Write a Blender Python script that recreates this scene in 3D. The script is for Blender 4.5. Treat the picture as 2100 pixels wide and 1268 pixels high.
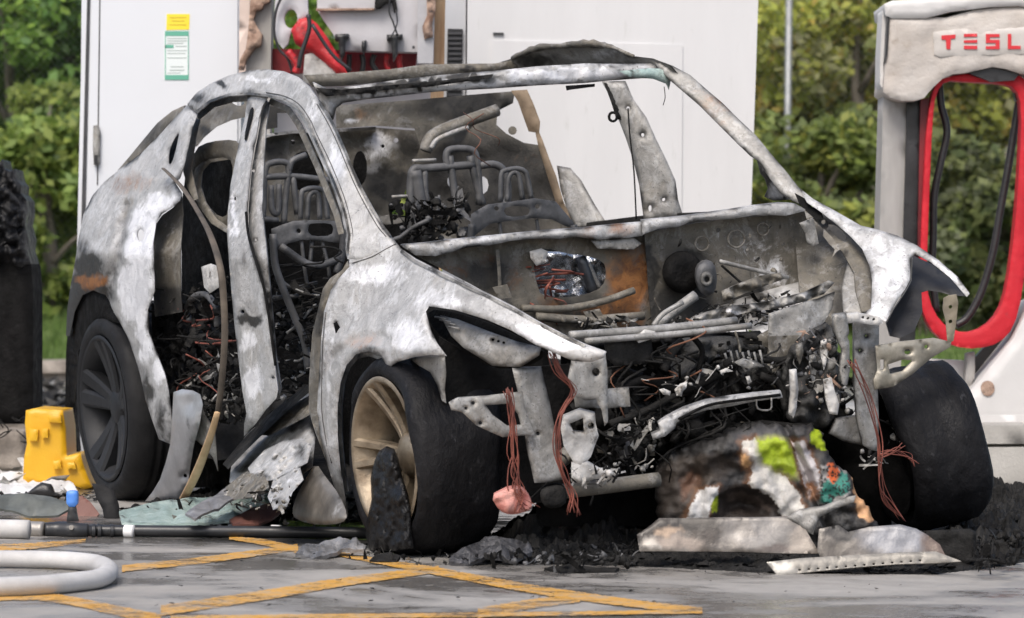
import bpy, bmesh, math, random
import numpy as np
from mathutils import Vector, Matrix, noise as mn
from mathutils.geometry import delaunay_2d_cdt

random.seed(7)
rng = np.random.default_rng(7)
SC = bpy.context.scene
for o in list(bpy.data.objects):
    bpy.data.objects.remove(o)
COL = SC.collection

# ------------------------------------------------------------------ camera
PW, PH, F = 2100.0, 1268.0, 7000.0            # photograph size, focal length in its pixels
CH, PITCH, ROLL = 0.7824, -0.00397, 0.012
fw = Vector((0, math.cos(PITCH), math.sin(PITCH)))
r0 = Vector((1, 0, 0)); u0 = r0.cross(fw)
cr, sr = math.cos(ROLL), math.sin(ROLL)
RV = cr * r0 + sr * u0
UV = -sr * r0 + cr * u0
cam = bpy.data.cameras.new('camera')
camo = bpy.data.objects.new('camera', cam); COL.objects.link(camo)
m = Matrix((RV, UV, -fw)).transposed().to_4x4(); m.translation = (0, 0, CH)
camo.matrix_world = m
cam.sensor_width = 36.0; cam.lens = F / PW * 36.0
cam.clip_start = 0.1; cam.clip_end = 600
cam.dof.use_dof = True; cam.dof.focus_distance = 10.9; cam.dof.aperture_fstop = 6.0
SC.camera = camo

# ------------------------------------------------------------------ light
SUN_EL, SUN_AZ = 52.0, 200.0                  # azimuth: degrees clockwise from +Y
w = bpy.data.worlds.new('World'); SC.world = w; w.use_nodes = True
nt = w.node_tree
bg = nt.nodes['Background']; sky = nt.nodes.new('ShaderNodeTexSky')
sky.sky_type = 'NISHITA'; sky.sun_disc = False
sky.sun_elevation = math.radians(SUN_EL); sky.sun_rotation = math.radians(SUN_AZ)
sky.air_density = 1.0; sky.dust_density = 4.0; sky.ozone_density = 1.0
nt.links.new(sky.outputs[0], bg.inputs[0]); bg.inputs[1].default_value = 0.13
sun = bpy.data.lights.new('sun', 'SUN'); suno = bpy.data.objects.new('sun', sun); COL.objects.link(suno)
sun.energy = 1.5; sun.angle = math.radians(25); sun.color = (1.0, 0.96, 0.9)
az, el = math.radians(SUN_AZ), math.radians(SUN_EL)
sd = Vector((math.sin(az) * math.cos(el), math.cos(az) * math.cos(el), math.sin(el)))
suno.rotation_euler = (-sd).to_track_quat('-Z', 'Y').to_euler()
SC.view_settings.view_transform = 'Standard'; SC.view_settings.look = 'None'
SC.view_settings.gamma = 1; SC.view_settings.use_curve_mapping = False
SC.view_settings.exposure = 0.62

# ------------------------------------------------------------------ geometry from the photograph
CP = np.array([0, 0, CH]); NF_, NR, NU = (np.array(v) for v in (fw, RV, UV))
def rays(P):
    P = np.atleast_2d(np.array(P, float))
    return NF_[None] + NR[None] * ((P[:, :1] - PW / 2) / F) - NU[None] * ((P[:, 1:2] - PH / 2) / F)
def wy(P, Y):                                  # world points on the upright plane y = Y
    d = rays(P); return CP + d * ((Y - CP[1]) / d[:, 1:2])
def wz(P, z=0.0):                              # world points on the level plane z
    d = rays(P); return CP + d * ((z - CH) / d[:, 2:3])
# car frame: x forward, y to the car's left (far side), z up; origin below the front axle
CX, CY, CYAW, CROLL, CPIT, CZ = 0.5012, 10.6626, -1.13743, 0.0777, 0.01874, 0.0163
CM = Matrix.Translation((CX, CY, CZ)) @ Matrix.Rotation(CYAW, 4, 'Z') @ Matrix.Rotation(CPIT, 4, 'Y') @ Matrix.Rotation(CROLL, 4, 'X')
CMI = np.array(CM.inverted())
LC = (CMI @ np.append(CP, 1))[:3]
def lrays(P): return rays(P) @ CMI[:3, :3].T
def cp(P, n, d):                               # car-local plane n.x = d
    D = lrays(P); n = np.array(n, float); t = (d - LC @ n) / (D @ n); return LC + D * t[:, None]
def cx(P, v): return cp(P, (1, 0, 0), v)
def cyp(P, v): return cp(P, (0, 1, 0), v)
def czp(P, v): return cp(P, (0, 0, 1), v)
def half_width(x, z):                          # half width of the body at x, z
    a = np.clip((x - 0.15) / 0.75, 0, 1.3); b = np.clip((-2.8 - x) / 1.0, 0, 1.2)
    base = 0.945 - 0.40 * a ** 2 - 0.22 * b ** 2
    fend = np.clip((x + 0.55) / 0.3, 0, 1)
    up = (1 - fend) * (np.clip(z - 0.93, 0, 1) * 0.52) + fend * (np.clip(z - 0.68, 0, 1) * 0.62)
    low = np.clip(0.35 - z, 0, 1) * 0.25
    return base - up - low
def side(P, inset=0.0):                        # near (right hand) flank
    D = lrays(P); T = np.linspace(8.4, 15.5, 240)
    X = LC[None, None] + D[:, None] * T[None, :, None]
    g = -X[..., 1] - half_width(X[..., 0], X[..., 2]) + inset
    out = np.empty((len(D), 3))
    for i in range(len(D)):
        s = np.where((g[i, :-1] > 0) & (g[i, 1:] <= 0))[0]
        if len(s):
            k = s[0]; f = g[i, k] / (g[i, k] - g[i, k + 1]); t = T[k] + f * (T[k + 1] - T[k])
        else:
            t = T[np.argmin(np.abs(g[i]))]
        out[i] = LC + D[i] * t
    return out
def farside(P, inset=0.0):
    D = lrays(P); T = np.linspace(15.5, 9.0, 240)
    X = LC[None, None] + D[:, None] * T[None, :, None]
    g = X[..., 1] - half_width(X[..., 0], X[..., 2]) + inset
    out = np.empty((len(D), 3))
    for i in range(len(D)):
        s = np.where((g[i, :-1] > 0) & (g[i, 1:] <= 0))[0]
        if len(s):
            k = s[0]; f = g[i, k] / (g[i, k] - g[i, k + 1]); t = T[k] + f * (T[k + 1] - T[k])
        else:
            t = T[np.argmin(np.abs(g[i]))]
        out[i] = LC + D[i] * t
    return out
S = lambda inset=0.0: (lambda P: side(P, inset))
FS = lambda inset=0.0: (lambda P: farside(P, inset))
X_ = lambda v: (lambda P: cx(P, v))
Y_ = lambda v: (lambda P: cyp(P, v))
Z_ = lambda v: (lambda P: czp(P, v))
def PL(a, b, c):                               # plane through three car-local points
    a, b, c = map(np.array, (a, b, c)); n = np.cross(b - a, c - a).astype(float); n /= np.linalg.norm(n)
    return lambda P: cp(P, n, float(n @ a))
W_ = lambda Y: (lambda P: wy(P, Y))
G_ = lambda z=0.0: (lambda P: wz(P, z))

# ------------------------------------------------------------------ materials
MATS = {}
def NN(nt, t, **kw):
    n = nt.nodes.new(t)
    for k, v in kw.items():
        if k in n.inputs: n.inputs[k].default_value = v
        else: setattr(n, k, v)
    return n
def ramp(nt, src, stops):
    r = nt.nodes.new('ShaderNodeValToRGB'); e = r.color_ramp.elements
    e[0].position, e[1].position = stops[0][0], stops[-1][0]
    for p, c in stops[1:-1]: e.new(p)
    for i, (p, c) in enumerate(stops): e[i].color = (*c, 1)
    nt.links.new(src, r.inputs[0]); return r.outputs[0]
def mixc(nt, fac, a, b, mode='MIX'):
    n = nt.nodes.new('ShaderNodeMix'); n.data_type = 'RGBA'; n.blend_type = mode
    for s, v in ((n.inputs[0], fac), (n.inputs[6], a), (n.inputs[7], b)):
        if hasattr(v, 'is_output'): nt.links.new(v, s)
        elif isinstance(v, (int, float)): s.default_value = v
        else: s.default_value = (*v, 1)
    return n.outputs[2]
def math_(nt, op, a, b=None, c=None, clamp=False):
    n = nt.nodes.new('ShaderNodeMath'); n.operation = op; n.use_clamp = clamp
    for i, v in enumerate((a, b, c)):
        if v is None: continue
        if hasattr(v, 'is_output'): nt.links.new(v, n.inputs[i])
        else: n.inputs[i].default_value = v
    return n.outputs[0]
def noise_(nt, vec, scale, detail=4, rough=0.55, dist=0.0):
    n = NN(nt, 'ShaderNodeTexNoise', Scale=scale, Detail=detail, Roughness=rough, Distortion=dist)
    nt.links.new(vec, n.inputs['Vector']); return n.outputs['Fac']
def start(name):
    mt = bpy.data.materials.new(name); mt.use_nodes = True; nt = mt.node_tree
    b = nt.nodes['Principled BSDF']; tc = nt.nodes.new('ShaderNodeTexCoord')
    return mt, nt, b, tc.outputs['Object']
def bump_(nt, b, h, dist=0.004, strength=0.6):
    n = NN(nt, 'ShaderNodeBump', Strength=strength, Distance=dist)
    nt.links.new(h, n.inputs['Height']); nt.links.new(n.outputs[0], b.inputs['Normal'])
def simple(name, c1, c2, scale=8, rough=0.6, metal=0.0, bs=60, bd=0.002, dirt=None, spec=0.5, rough2=None, stretch=None):
    mt, nt, b, v = start(name)
    if stretch:
        mp = NN(nt, 'ShaderNodeMapping'); mp.inputs['Scale'].default_value = stretch
        nt.links.new(v, mp.inputs[0]); v = mp.outputs[0]
    n = noise_(nt, v, scale, 6, 0.6)
    col = ramp(nt, n, [(0.3, c1), (0.7, c2)])
    if dirt:
        n2 = noise_(nt, v, dirt[1], 8, 0.7)
        f = ramp(nt, n2, [(dirt[2], (0, 0, 0)), (dirt[2] + 0.12, (1, 1, 1))])
        col = mixc(nt, f, col, dirt[0])
    nt.links.new(col, b.inputs['Base Color'])
    if rough2 is not None:
        nt.links.new(ramp(nt, noise_(nt, v, scale * 1.7, 4), [(0.35, (rough,) * 3), (0.65, (rough2,) * 3)]), b.inputs['Roughness'])
    else: b.inputs['Roughness'].default_value = rough
    b.inputs['Metallic'].default_value = metal; b.inputs['Specular IOR Level'].default_value = spec
    if bd: bump_(nt, b, noise_(nt, v, bs, 5, 0.65), bd, 0.7)
    MATS[name] = mt; return mt
def burnt(name, lo=(0.205, 0.20, 0.19), hi=(0.57, 0.567, 0.565), metal=0.2, rough=0.48, white=0.48):
    mt, nt, b, v = start(name)
    at = NN(nt, 'ShaderNodeAttribute', attribute_name='stain')
    sp = nt.nodes.new('ShaderNodeSeparateColor'); nt.links.new(at.outputs['Color'], sp.inputs[0])
    n1 = noise_(nt, v, 2.2, 8, 0.58, 0.7)
    n2 = noise_(nt, v, 12, 9, 0.70, 1.8)
    n5 = noise_(nt, v, 38, 7, 0.75, 0.6)
    mp = NN(nt, 'ShaderNodeMapping'); mp.inputs['Scale'].default_value = (16, 16, 2.4)
    nt.links.new(v, mp.inputs[0]); n3 = noise_(nt, mp.outputs[0], 1.0, 7, 0.7, 0.5)
    n4 = noise_(nt, v, 110, 3, 0.6)
    mix = math_(nt, 'MULTIPLY_ADD', n5, 0.26, math_(nt, 'MULTIPLY_ADD', n2, 0.52, math_(nt, 'MULTIPLY_ADD', n1, 0.42, math_(nt, 'MULTIPLY', n3, 0.22))))
    k = lambda f: tuple(a * (1 - f) + c * f for a, c in zip(lo, hi))
    col = ramp(nt, mix, [(0.50, lo), (0.61, k(.34)), (0.69, k(.56)), (0.77, k(.78)), (0.91, hi)])
    # flaky white oxide with crisp edges, ochre film, soot smears, fine scratches
    wf = math_(nt, 'MULTIPLY_ADD', n5, 0.35, math_(nt, 'MULTIPLY', noise_(nt, v, 6.0, 9, 0.72, 1.6), 0.8))
    col = mixc(nt, ramp(nt, wf, [(0.60, (0, 0, 0)), (0.64, (white,) * 3), (0.80, (white * .6,) * 3)]), col, (0.62, 0.625, 0.635))
    col = mixc(nt, ramp(nt, noise_(nt, v, 4.1, 8, 0.7, 0.8), [(0.56, (0, 0, 0)), (0.74, (0.5,) * 3)]), col, (0.34, 0.285, 0.205))
    sm = math_(nt, 'MULTIPLY_ADD', n3, 0.5, math_(nt, 'MULTIPLY', noise_(nt, v, 5.3, 9, 0.75, 1.1), 0.7))
    col = mixc(nt, ramp(nt, sm, [(0.66, (0, 0, 0)), (0.78, (0.30,) * 3)]), col, (0.11, 0.108, 0.104))
    wv = NN(nt, 'ShaderNodeTexVoronoi', Scale=5.0); wv.feature = 'DISTANCE_TO_EDGE'
    dv = NN(nt, 'ShaderNodeVectorMath', operation='MULTIPLY_ADD'); nz = NN(nt, 'ShaderNodeTexNoise', Scale=6.0, Detail=6.0); nt.links.new(v, nz.inputs['Vector'])
    nt.links.new(nz.outputs['Color'], dv.inputs[0]); dv.inputs[1].default_value = (0.35, 0.35, 0.35); nt.links.new(v, dv.inputs[2]); nt.links.new(dv.outputs[0], wv.inputs['Vector'])
    col = mixc(nt, ramp(nt, wv.outputs['Distance'], [(0.0, (0.28,) * 3), (0.03, (0, 0, 0))]), col, (0.13, 0.128, 0.125))
    def chan(s, lo_, hi_, amp):
        t = math_(nt, 'MULTIPLY_ADD', math_(nt, 'SUBTRACT', mix, 0.71), amp, s)
        t = math_(nt, 'MULTIPLY', t, math_(nt, 'GREATER_THAN', s, 0.01))
        return ramp(nt, t, [(lo_, (0, 0, 0)), (hi_, (1, 1, 1))])
    white_ = mixc(nt, ramp(nt, n2, [(0.35, (0, 0, 0)), (0.6, (1, 1, 1))]), (0.60, 0.60, 0.62), (0.80, 0.80, 0.815))
    col = mixc(nt, chan(sp.outputs[2], 0.25, 0.5, 1.3), col, white_)
    soot_shade = ramp(nt, n2, [(0.3, (0.012, 0.012, 0.012)), (0.75, (0.06, 0.056, 0.05))])
    col = mixc(nt, chan(sp.outputs[0], 0.12, 0.48, 1.3), col, soot_shade)  # burnt-on soot, plus the crease shade painted on the rear quarter
    rust = ramp(nt, n2, [(0.35, (0.10, 0.035, 0.012)), (0.65, (0.34, 0.15, 0.05))])
    col = mixc(nt, chan(sp.outputs[1], 0.2, 0.75, 1.2), col, rust)
    col = mixc(nt, ramp(nt, n4, [(0.64, (0, 0, 0)), (0.70, (0.75,) * 3)]), col, (0.05, 0.048, 0.045))
    nt.links.new(col, b.inputs['Base Color'])
    nt.links.new(ramp(nt, n2, [(0.3, (rough - 0.12,) * 3), (0.7, (rough + 0.25,) * 3)]), b.inputs['Roughness'])
    b.inputs['Metallic'].default_value = metal
    h = math_(nt, 'MULTIPLY_ADD', n5, 0.5, math_(nt, 'MULTIPLY_ADD', n2, 0.8, math_(nt, 'MULTIPLY', n4, 0.25)))
    bump_(nt, b, h, 0.007, 0.6)
    MATS[name] = mt; return mt
BURNT = burnt('burnt_sheet_metal')
BURNTD = burnt('sooty_sheet_metal', (0.026, 0.024, 0.020), (0.22, 0.20, 0.165), 0.15, 0.6, 0.16)
CHAR = simple('char', (0.010, 0.010, 0.010), (0.035, 0.034, 0.033), 14, 0.55, 0, 45, 0.012, dirt=((0.12, 0.115, 0.11), 36, 0.65), rough2=0.9, spec=0.08)
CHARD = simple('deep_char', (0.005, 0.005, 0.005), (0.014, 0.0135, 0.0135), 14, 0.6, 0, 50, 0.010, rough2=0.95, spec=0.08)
SHINY = simple('molten_plastic', (0.004, 0.004, 0.005), (0.012, 0.012, 0.013), 10, 0.25, 0, 18, 0.02, rough2=0.6, spec=0.25)
ASHM = simple('ash', (0.010, 0.010, 0.010), (0.04, 0.039, 0.038), 22, 0.8, 0, 90, 0.02, dirt=((0.30, 0.29, 0.28), 60, 0.66), rough2=0.45, spec=0.08)
RUBBER = simple('tyre_rubber', (0.008, 0.008, 0.009), (0.02, 0.02, 0.021), 6, 0.55, 0, 30, 0.004, rough2=0.8, spec=0.2)
BURNTRUB = simple('burnt_rubber', (0.006, 0.006, 0.007), (0.018, 0.018, 0.020), 5, 0.42, 0, 14, 0.016, rough2=0.75, stretch=(1, 1.6, 1), dirt=((0.04, 0.04, 0.044), 24, 0.60), spec=0.13)
RIMB = simple('black_alloy', (0.012, 0.0125, 0.014), (0.026, 0.027, 0.03), 5, 0.5, 0.1, 60, 0.001, rough2=0.65, spec=0.3)
RIMT = simple('scorched_alloy', (0.10, 0.07, 0.042), (0.40, 0.335, 0.25), 9, 0.45, 0.5, 40, 0.003, dirt=((0.03, 0.022, 0.015), 7, 0.58))
SEATM = simple('scorched_seat_steel', (0.045, 0.046, 0.048), (0.16, 0.16, 0.165), 12, 0.6, 0.25, 60, 0.003)
GREYM = burnt('grey_aluminium', (0.10, 0.095, 0.085), (0.40, 0.39, 0.37), 0.25, 0.45, 0.22)
COPPER = simple('bare_copper_wire', (0.08, 0.025, 0.02), (0.32, 0.10, 0.07), 14, 0.6, 0.2, 0, 0)
PINK = simple('red_connector', (0.40, 0.11, 0.09), (0.62, 0.33, 0.28), 20, 0.7, 0, 60, 0.006, dirt=((0.08, 0.06, 0.05), 25, 0.58))
ASHW = simple('white_melted_plastic', (0.34, 0.325, 0.30), (0.66, 0.65, 0.63), 16, 0.7, 0, 40, 0.008, dirt=((0.07, 0.055, 0.04), 17, 0.56))
CABW = simple('white_powder_coat', (0.62, 0.64, 0.675), (0.655, 0.675, 0.71), 1.5, 0.4, 0, 200, 0.0004, dirt=((0.58, 0.595, 0.62), 9, 0.64))
CABW2 = simple('weathered_white_coat', (0.58, 0.58, 0.585), (0.63, 0.63, 0.635), 2.2, 0.5, 0, 200, 0.0004, dirt=((0.53, 0.53, 0.525), 14, 0.60), stretch=(2.2, 2.2, 0.45))
CABG = simple('grey_cabinet_paint', (0.42, 0.43, 0.45), (0.5, 0.51, 0.53), 3, 0.5, 0, 150, 0.0005)
SEAM = simple('dark_gasket', (0.03, 0.032, 0.035), (0.06, 0.06, 0.065), 8, 0.7, 0, 80, 0.001)
SHROUD = simple('heat_blistered_white_plastic', (0.42, 0.37, 0.325), (0.57, 0.54, 0.51), 3.5, 0.6, 0, 16, 0.010, dirt=((0.32, 0.265, 0.215), 6, 0.60))
SHROUDW = simple('white_plastic', (0.52, 0.51, 0.50), (0.60, 0.59, 0.58), 4, 0.5, 0, 60, 0.001, dirt=((0.46, 0.40, 0.35), 7, 0.62))
RED = simple('red_plastic', (0.42, 0.012, 0.022), (0.60, 0.022, 0.035), 5, 0.45, 0, 30, 0.003, dirt=((0.30, 0.04, 0.05), 11, 0.60), rough2=0.65, spec=0.3)
REDS = simple('scorched_red_plastic', (0.35, 0.008, 0.015), (0.6, 0.03, 0.035), 9, 0.45, 0, 25, 0.008, dirt=((0.05, 0.02, 0.02), 12, 0.55))
REDL = simple('red_lettering', (0.55, 0.02, 0.03), (0.62, 0.03, 0.04), 5, 0.5, 0, 0, 0)
POST = simple('grey_post', (0.30, 0.29, 0.275), (0.38, 0.365, 0.35), 4, 0.55, 0.1, 90, 0.001, stretch=(6, 6, 0.8))
BLACKP = simple('black_plastic', (0.012, 0.012, 0.013), (0.025, 0.025, 0.027), 6, 0.4, 0, 60, 0.002)
PLATE = simple('pale_equipment_plate', (0.44, 0.43, 0.45), (0.54, 0.53, 0.55), 4, 0.5, 0, 90, 0.001, dirt=((0.35, 0.28, 0.24), 10, 0.66))
FOAM = simple('burnt_foam', (0.16, 0.09, 0.06), (0.50, 0.36, 0.28), 14, 0.9, 0, 30, 0.02, dirt=((0.04, 0.03, 0.03), 16, 0.55))
PLY = simple('scorched_wood', (0.36, 0.21, 0.11), (0.56, 0.38, 0.22), 6, 0.7, 0, 40, 0.003, stretch=(8, 8, 0.7))
YELP = simple('yellow_plastic', (0.62, 0.33, 0.010), (0.70, 0.40, 0.015), 4, 0.45, 0, 60, 0.002, dirt=((0.55, 0.36, 0.12), 7, 0.66))
HOSE = simple('grey_canvas_hose', (0.38, 0.37, 0.36), (0.55, 0.54, 0.53), 8, 0.75, 0, 160, 0.0015, dirt=((0.22, 0.21, 0.20), 9, 0.62))
PIPEB = simple('black_pipe', (0.014, 0.015, 0.017), (0.03, 0.031, 0.034), 6, 0.35, 0, 60, 0.001)
COUP = simple('dull_coupling_metal', (0.26, 0.24, 0.22), (0.42, 0.40, 0.37), 10, 0.45, 0.5, 60, 0.001)
WHITEB = simple('white_tape', (0.72, 0.72, 0.72), (0.8, 0.8, 0.8), 10, 0.6, 0, 0, 0, dirt=((0.4, 0.4, 0.4), 18, 0.62))
BLUEP = simple('blue_plastic', (0.06, 0.19, 0.60), (0.09, 0.26, 0.72), 6, 0.45, 0, 0, 0)
BROWNS = simple('brown_plastic_sheet', (0.12, 0.045, 0.035), (0.20, 0.09, 0.07), 9, 0.6, 0, 40, 0.003)
GLASSY = simple('crazed_glass', (0.26, 0.36, 0.34), (0.46, 0.56, 0.53), 14, 0.25, 0, 60, 0.006, dirt=((0.07, 0.07, 0.065), 10, 0.56))
TRIMT = simple('tan_trim', (0.42, 0.27, 0.14), (0.58, 0.40, 0.24), 14, 0.7, 0, 40, 0.002)
TRIMD = simple('dark_trim', (0.05, 0.042, 0.035), (0.14, 0.115, 0.09), 12, 0.7, 0, 40, 0.003)
CONC = simple('concrete', (0.34, 0.325, 0.30), (0.46, 0.445, 0.415), 5, 0.9, 0, 90, 0.004, dirt=((0.22, 0.20, 0.18), 6, 0.62))
CONCD = simple('dirty_concrete', (0.18, 0.155, 0.13), (0.36, 0.32, 0.28), 7, 0.9, 0, 60, 0.008, dirt=((0.06, 0.05, 0.045), 9, 0.58))
FOILM = simple('crumpled_foil', (0.35, 0.36, 0.38), (0.8, 0.82, 0.85), 30, 0.2, 0.9, 16, 0.03, dirt=((0.02, 0.02, 0.025), 12, 0.52))
BARK = simple('bark', (0.10, 0.085, 0.07), (0.22, 0.19, 0.16), 9, 0.9, 0, 30, 0.02)
GALV = simple('galvanised_steel', (0.26, 0.27, 0.27), (0.36, 0.37, 0.37), 9, 0.5, 0.5, 0, 0)
STK_Y = simple('yellow_print', (0.80, 0.62, 0.03), (0.84, 0.66, 0.05), 3, 0.5, 0, 0, 0)
STK_G = simple('green_print', (0.10, 0.36, 0.26), (0.13, 0.40, 0.29), 3, 0.5, 0, 0, 0)
STK_W = simple('white_print', (0.66, 0.72, 0.72), (0.72, 0.77, 0.77), 3, 0.5, 0, 0, 0)
STK_D = simple('grey_print', (0.38, 0.44, 0.42), (0.44, 0.5, 0.48), 3, 0.5, 0, 0, 0)
PAINTY = None

def paint_attr(name, rough=0.7, bs=40, bd=0.01, metal=0.0, speck=None):
    mt, nt, b, v = start(name)
    at = NN(nt, 'ShaderNodeAttribute', attribute_name='stain')
    n = noise_(nt, v, 16, 8, 0.7, 0.5)
    col = mixc(nt, 1.0, at.outputs['Color'], ramp(nt, n, [(0.3, (0.62,) * 3), (0.62, (1.15,) * 3)]), 'MULTIPLY')
    if speck: col = mixc(nt, ramp(nt, noise_(nt, v, 60, 5, 0.7), [(0.6, (0, 0, 0)), (0.7, (0.8,) * 3)]), col, speck)
    nt.links.new(col, b.inputs['Base Color'])
    nt.links.new(ramp(nt, n, [(0.3, (rough - .2,) * 3), (0.7, (rough + .1,) * 3)]), b.inputs['Roughness'])
    b.inputs['Metallic'].default_value = metal
    bump_(nt, b, noise_(nt, v, bs, 6, 0.7), bd, 0.6)
    MATS[name] = mt; return mt
BLIST = paint_attr('blistered_plastic', 0.6, 30, 0.012)
SCORCH = paint_attr('scorched_tray_metal', 0.45, 25, 0.004, 0.2)
LEAFM = None
def leaf_mat(name):
    mt, nt, b, v = start(name)
    at = NN(nt, 'ShaderNodeAttribute', attribute_name='stain')
    nt.links.new(at.outputs['Color'], b.inputs['Base Color'])
    b.inputs['Roughness'].default_value = 0.6
    tr = NN(nt, 'ShaderNodeBsdfTranslucent'); nt.links.new(at.outputs['Color'], tr.inputs[0])
    mx = NN(nt, 'ShaderNodeMixShader'); mx.inputs[0].default_value = 0.45
    nt.links.new(b.outputs[0], mx.inputs[1]); nt.links.new(tr.outputs[0], mx.inputs[2])
    nt.links.new(mx.outputs[0], nt.nodes['Material Output'].inputs['Surface'])
    return mt
LEAFM = leaf_mat('leaf')

# ------------------------------------------------------------------ object helpers
def link(name, me, mat=None, parent=None):
    o = bpy.data.objects.new(name, me); COL.objects.link(o)
    if mat is not None: me.materials.append(mat)
    if parent is not None: o.parent = parent
    return o
def thing(name, label, cat, loc=(0, 0, 0), group=None, matrix=None):
    o = bpy.data.objects.new(name, None); COL.objects.link(o)
    o.empty_display_size = 0.1
    if matrix is not None: o.matrix_world = matrix
    else: o.location = loc
    return tag(o, label, cat, group)
def tag(o, label=None, cat=None, group=None, kind=None):
    for k, v in (('label', label), ('category', cat), ('group', group), ('kind', kind)):
        if v: o[k] = v
    return o
def mesh(name, vs, fs, smooth=True):
    me = bpy.data.meshes.new(name)
    me.from_pydata([tuple(v) for v in vs], [], [tuple(f) for f in fs]); me.update()
    if smooth:
        for p in me.polygons: p.use_smooth = True
    return me
def resample(poly, step):
    out = []
    for i in range(len(poly)):
        a = np.array(poly[i], float); b = np.array(poly[(i + 1) % len(poly)], float)
        n = max(1, int(round(np.linalg.norm(b - a) / step)))
        for k in range(n): out.append(a + (b - a) * k / n)
    return np.array(out)
def smooth_poly(poly, it=1):                   # Chaikin corner cutting
    P = np.array(poly, float)
    for _ in range(it):
        Q = np.roll(P, -1, 0); P = np.stack([P * .75 + Q * .25, P * .25 + Q * .75], 1).reshape(-1, 2)
    return P
def inside(P, poly):
    P = np.asarray(P); x, y = P[:, 0], P[:, 1]; c = np.zeros(len(P), bool)
    q = np.array(poly); n = len(q); j = n - 1
    for i in range(n):
        xi, yi, xj, yj = q[i, 0], q[i, 1], q[j, 0], q[j, 1]
        c ^= ((yi > y) != (yj > y)) & (x < (xj - xi) * (y - yi) / (yj - yi + 1e-12) + xi); j = i
    return c
def edge_dist(P, loops):
    d = np.full(len(P), 1e9)
    for L in loops:
        A = np.array(L); B = np.roll(A, -1, 0)
        for a, b in zip(A, B):
            ab = b - a; t = np.clip(((P - a) @ ab) / (ab @ ab + 1e-12), 0, 1)
            d = np.minimum(d, np.linalg.norm(P - (a + t[:, None] * ab), axis=1))
    return d
def circ(x, y, rx, ry=None, n=9):
    ry = ry or rx
    return [(x + rx * math.cos(2 * math.pi * k / n), y + ry * math.sin(2 * math.pi * k / n)) for k in range(n)]
def blob_stain(P, blobs, base=(0, 0, 0)):
    c = np.tile(np.array(base, float), (len(P), 1))
    P = P + np.array([[mn.fractal(Vector((p[0] * .03, p[1] * .03, 3.1)), .8, 2, 3), mn.fractal(Vector((p[0] * .03, p[1] * .03, 9.7)), .8, 2, 3)] for p in P]) * 13
    for (x, y, rx, ry, ch, amt) in blobs:
        d = np.sqrt(((P[:, 0] - x) / rx) ** 2 + ((P[:, 1] - y) / ry) ** 2)
        f = np.clip(1.25 - d, 0, 1) * amt; k = 'rgb'.index(ch); c[:, k] = np.maximum(c[:, k], f)
    return c
def blob_color(P, base, blobs, wob=8.0):
    c = np.tile(np.array(base, float), (len(P), 1))
    q = P + np.array([[mn.noise(Vector((p[0] * .05, p[1] * .05, 3.1))) + .5 * mn.noise(Vector((p[0] * .16, p[1] * .16, 3.1))), mn.noise(Vector((p[0] * .05, p[1] * .05, 9.7))) + .5 * mn.noise(Vector((p[0] * .16, p[1] * .16, 9.7)))] for p in P]) * wob
    for (x, y, rx, ry, rot, col, sh) in blobs:
        ca, sa = math.cos(rot), math.sin(rot); dx, dy = q[:, 0] - x, q[:, 1] - y
        d = np.sqrt(((dx * ca + dy * sa) / rx) ** 2 + ((-dx * sa + dy * ca) / ry) ** 2)
        f = np.clip((1 - d) * sh + 0.5, 0, 1)[:, None]; c = c * (1 - f) + np.array(col) * f
    return c
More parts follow.
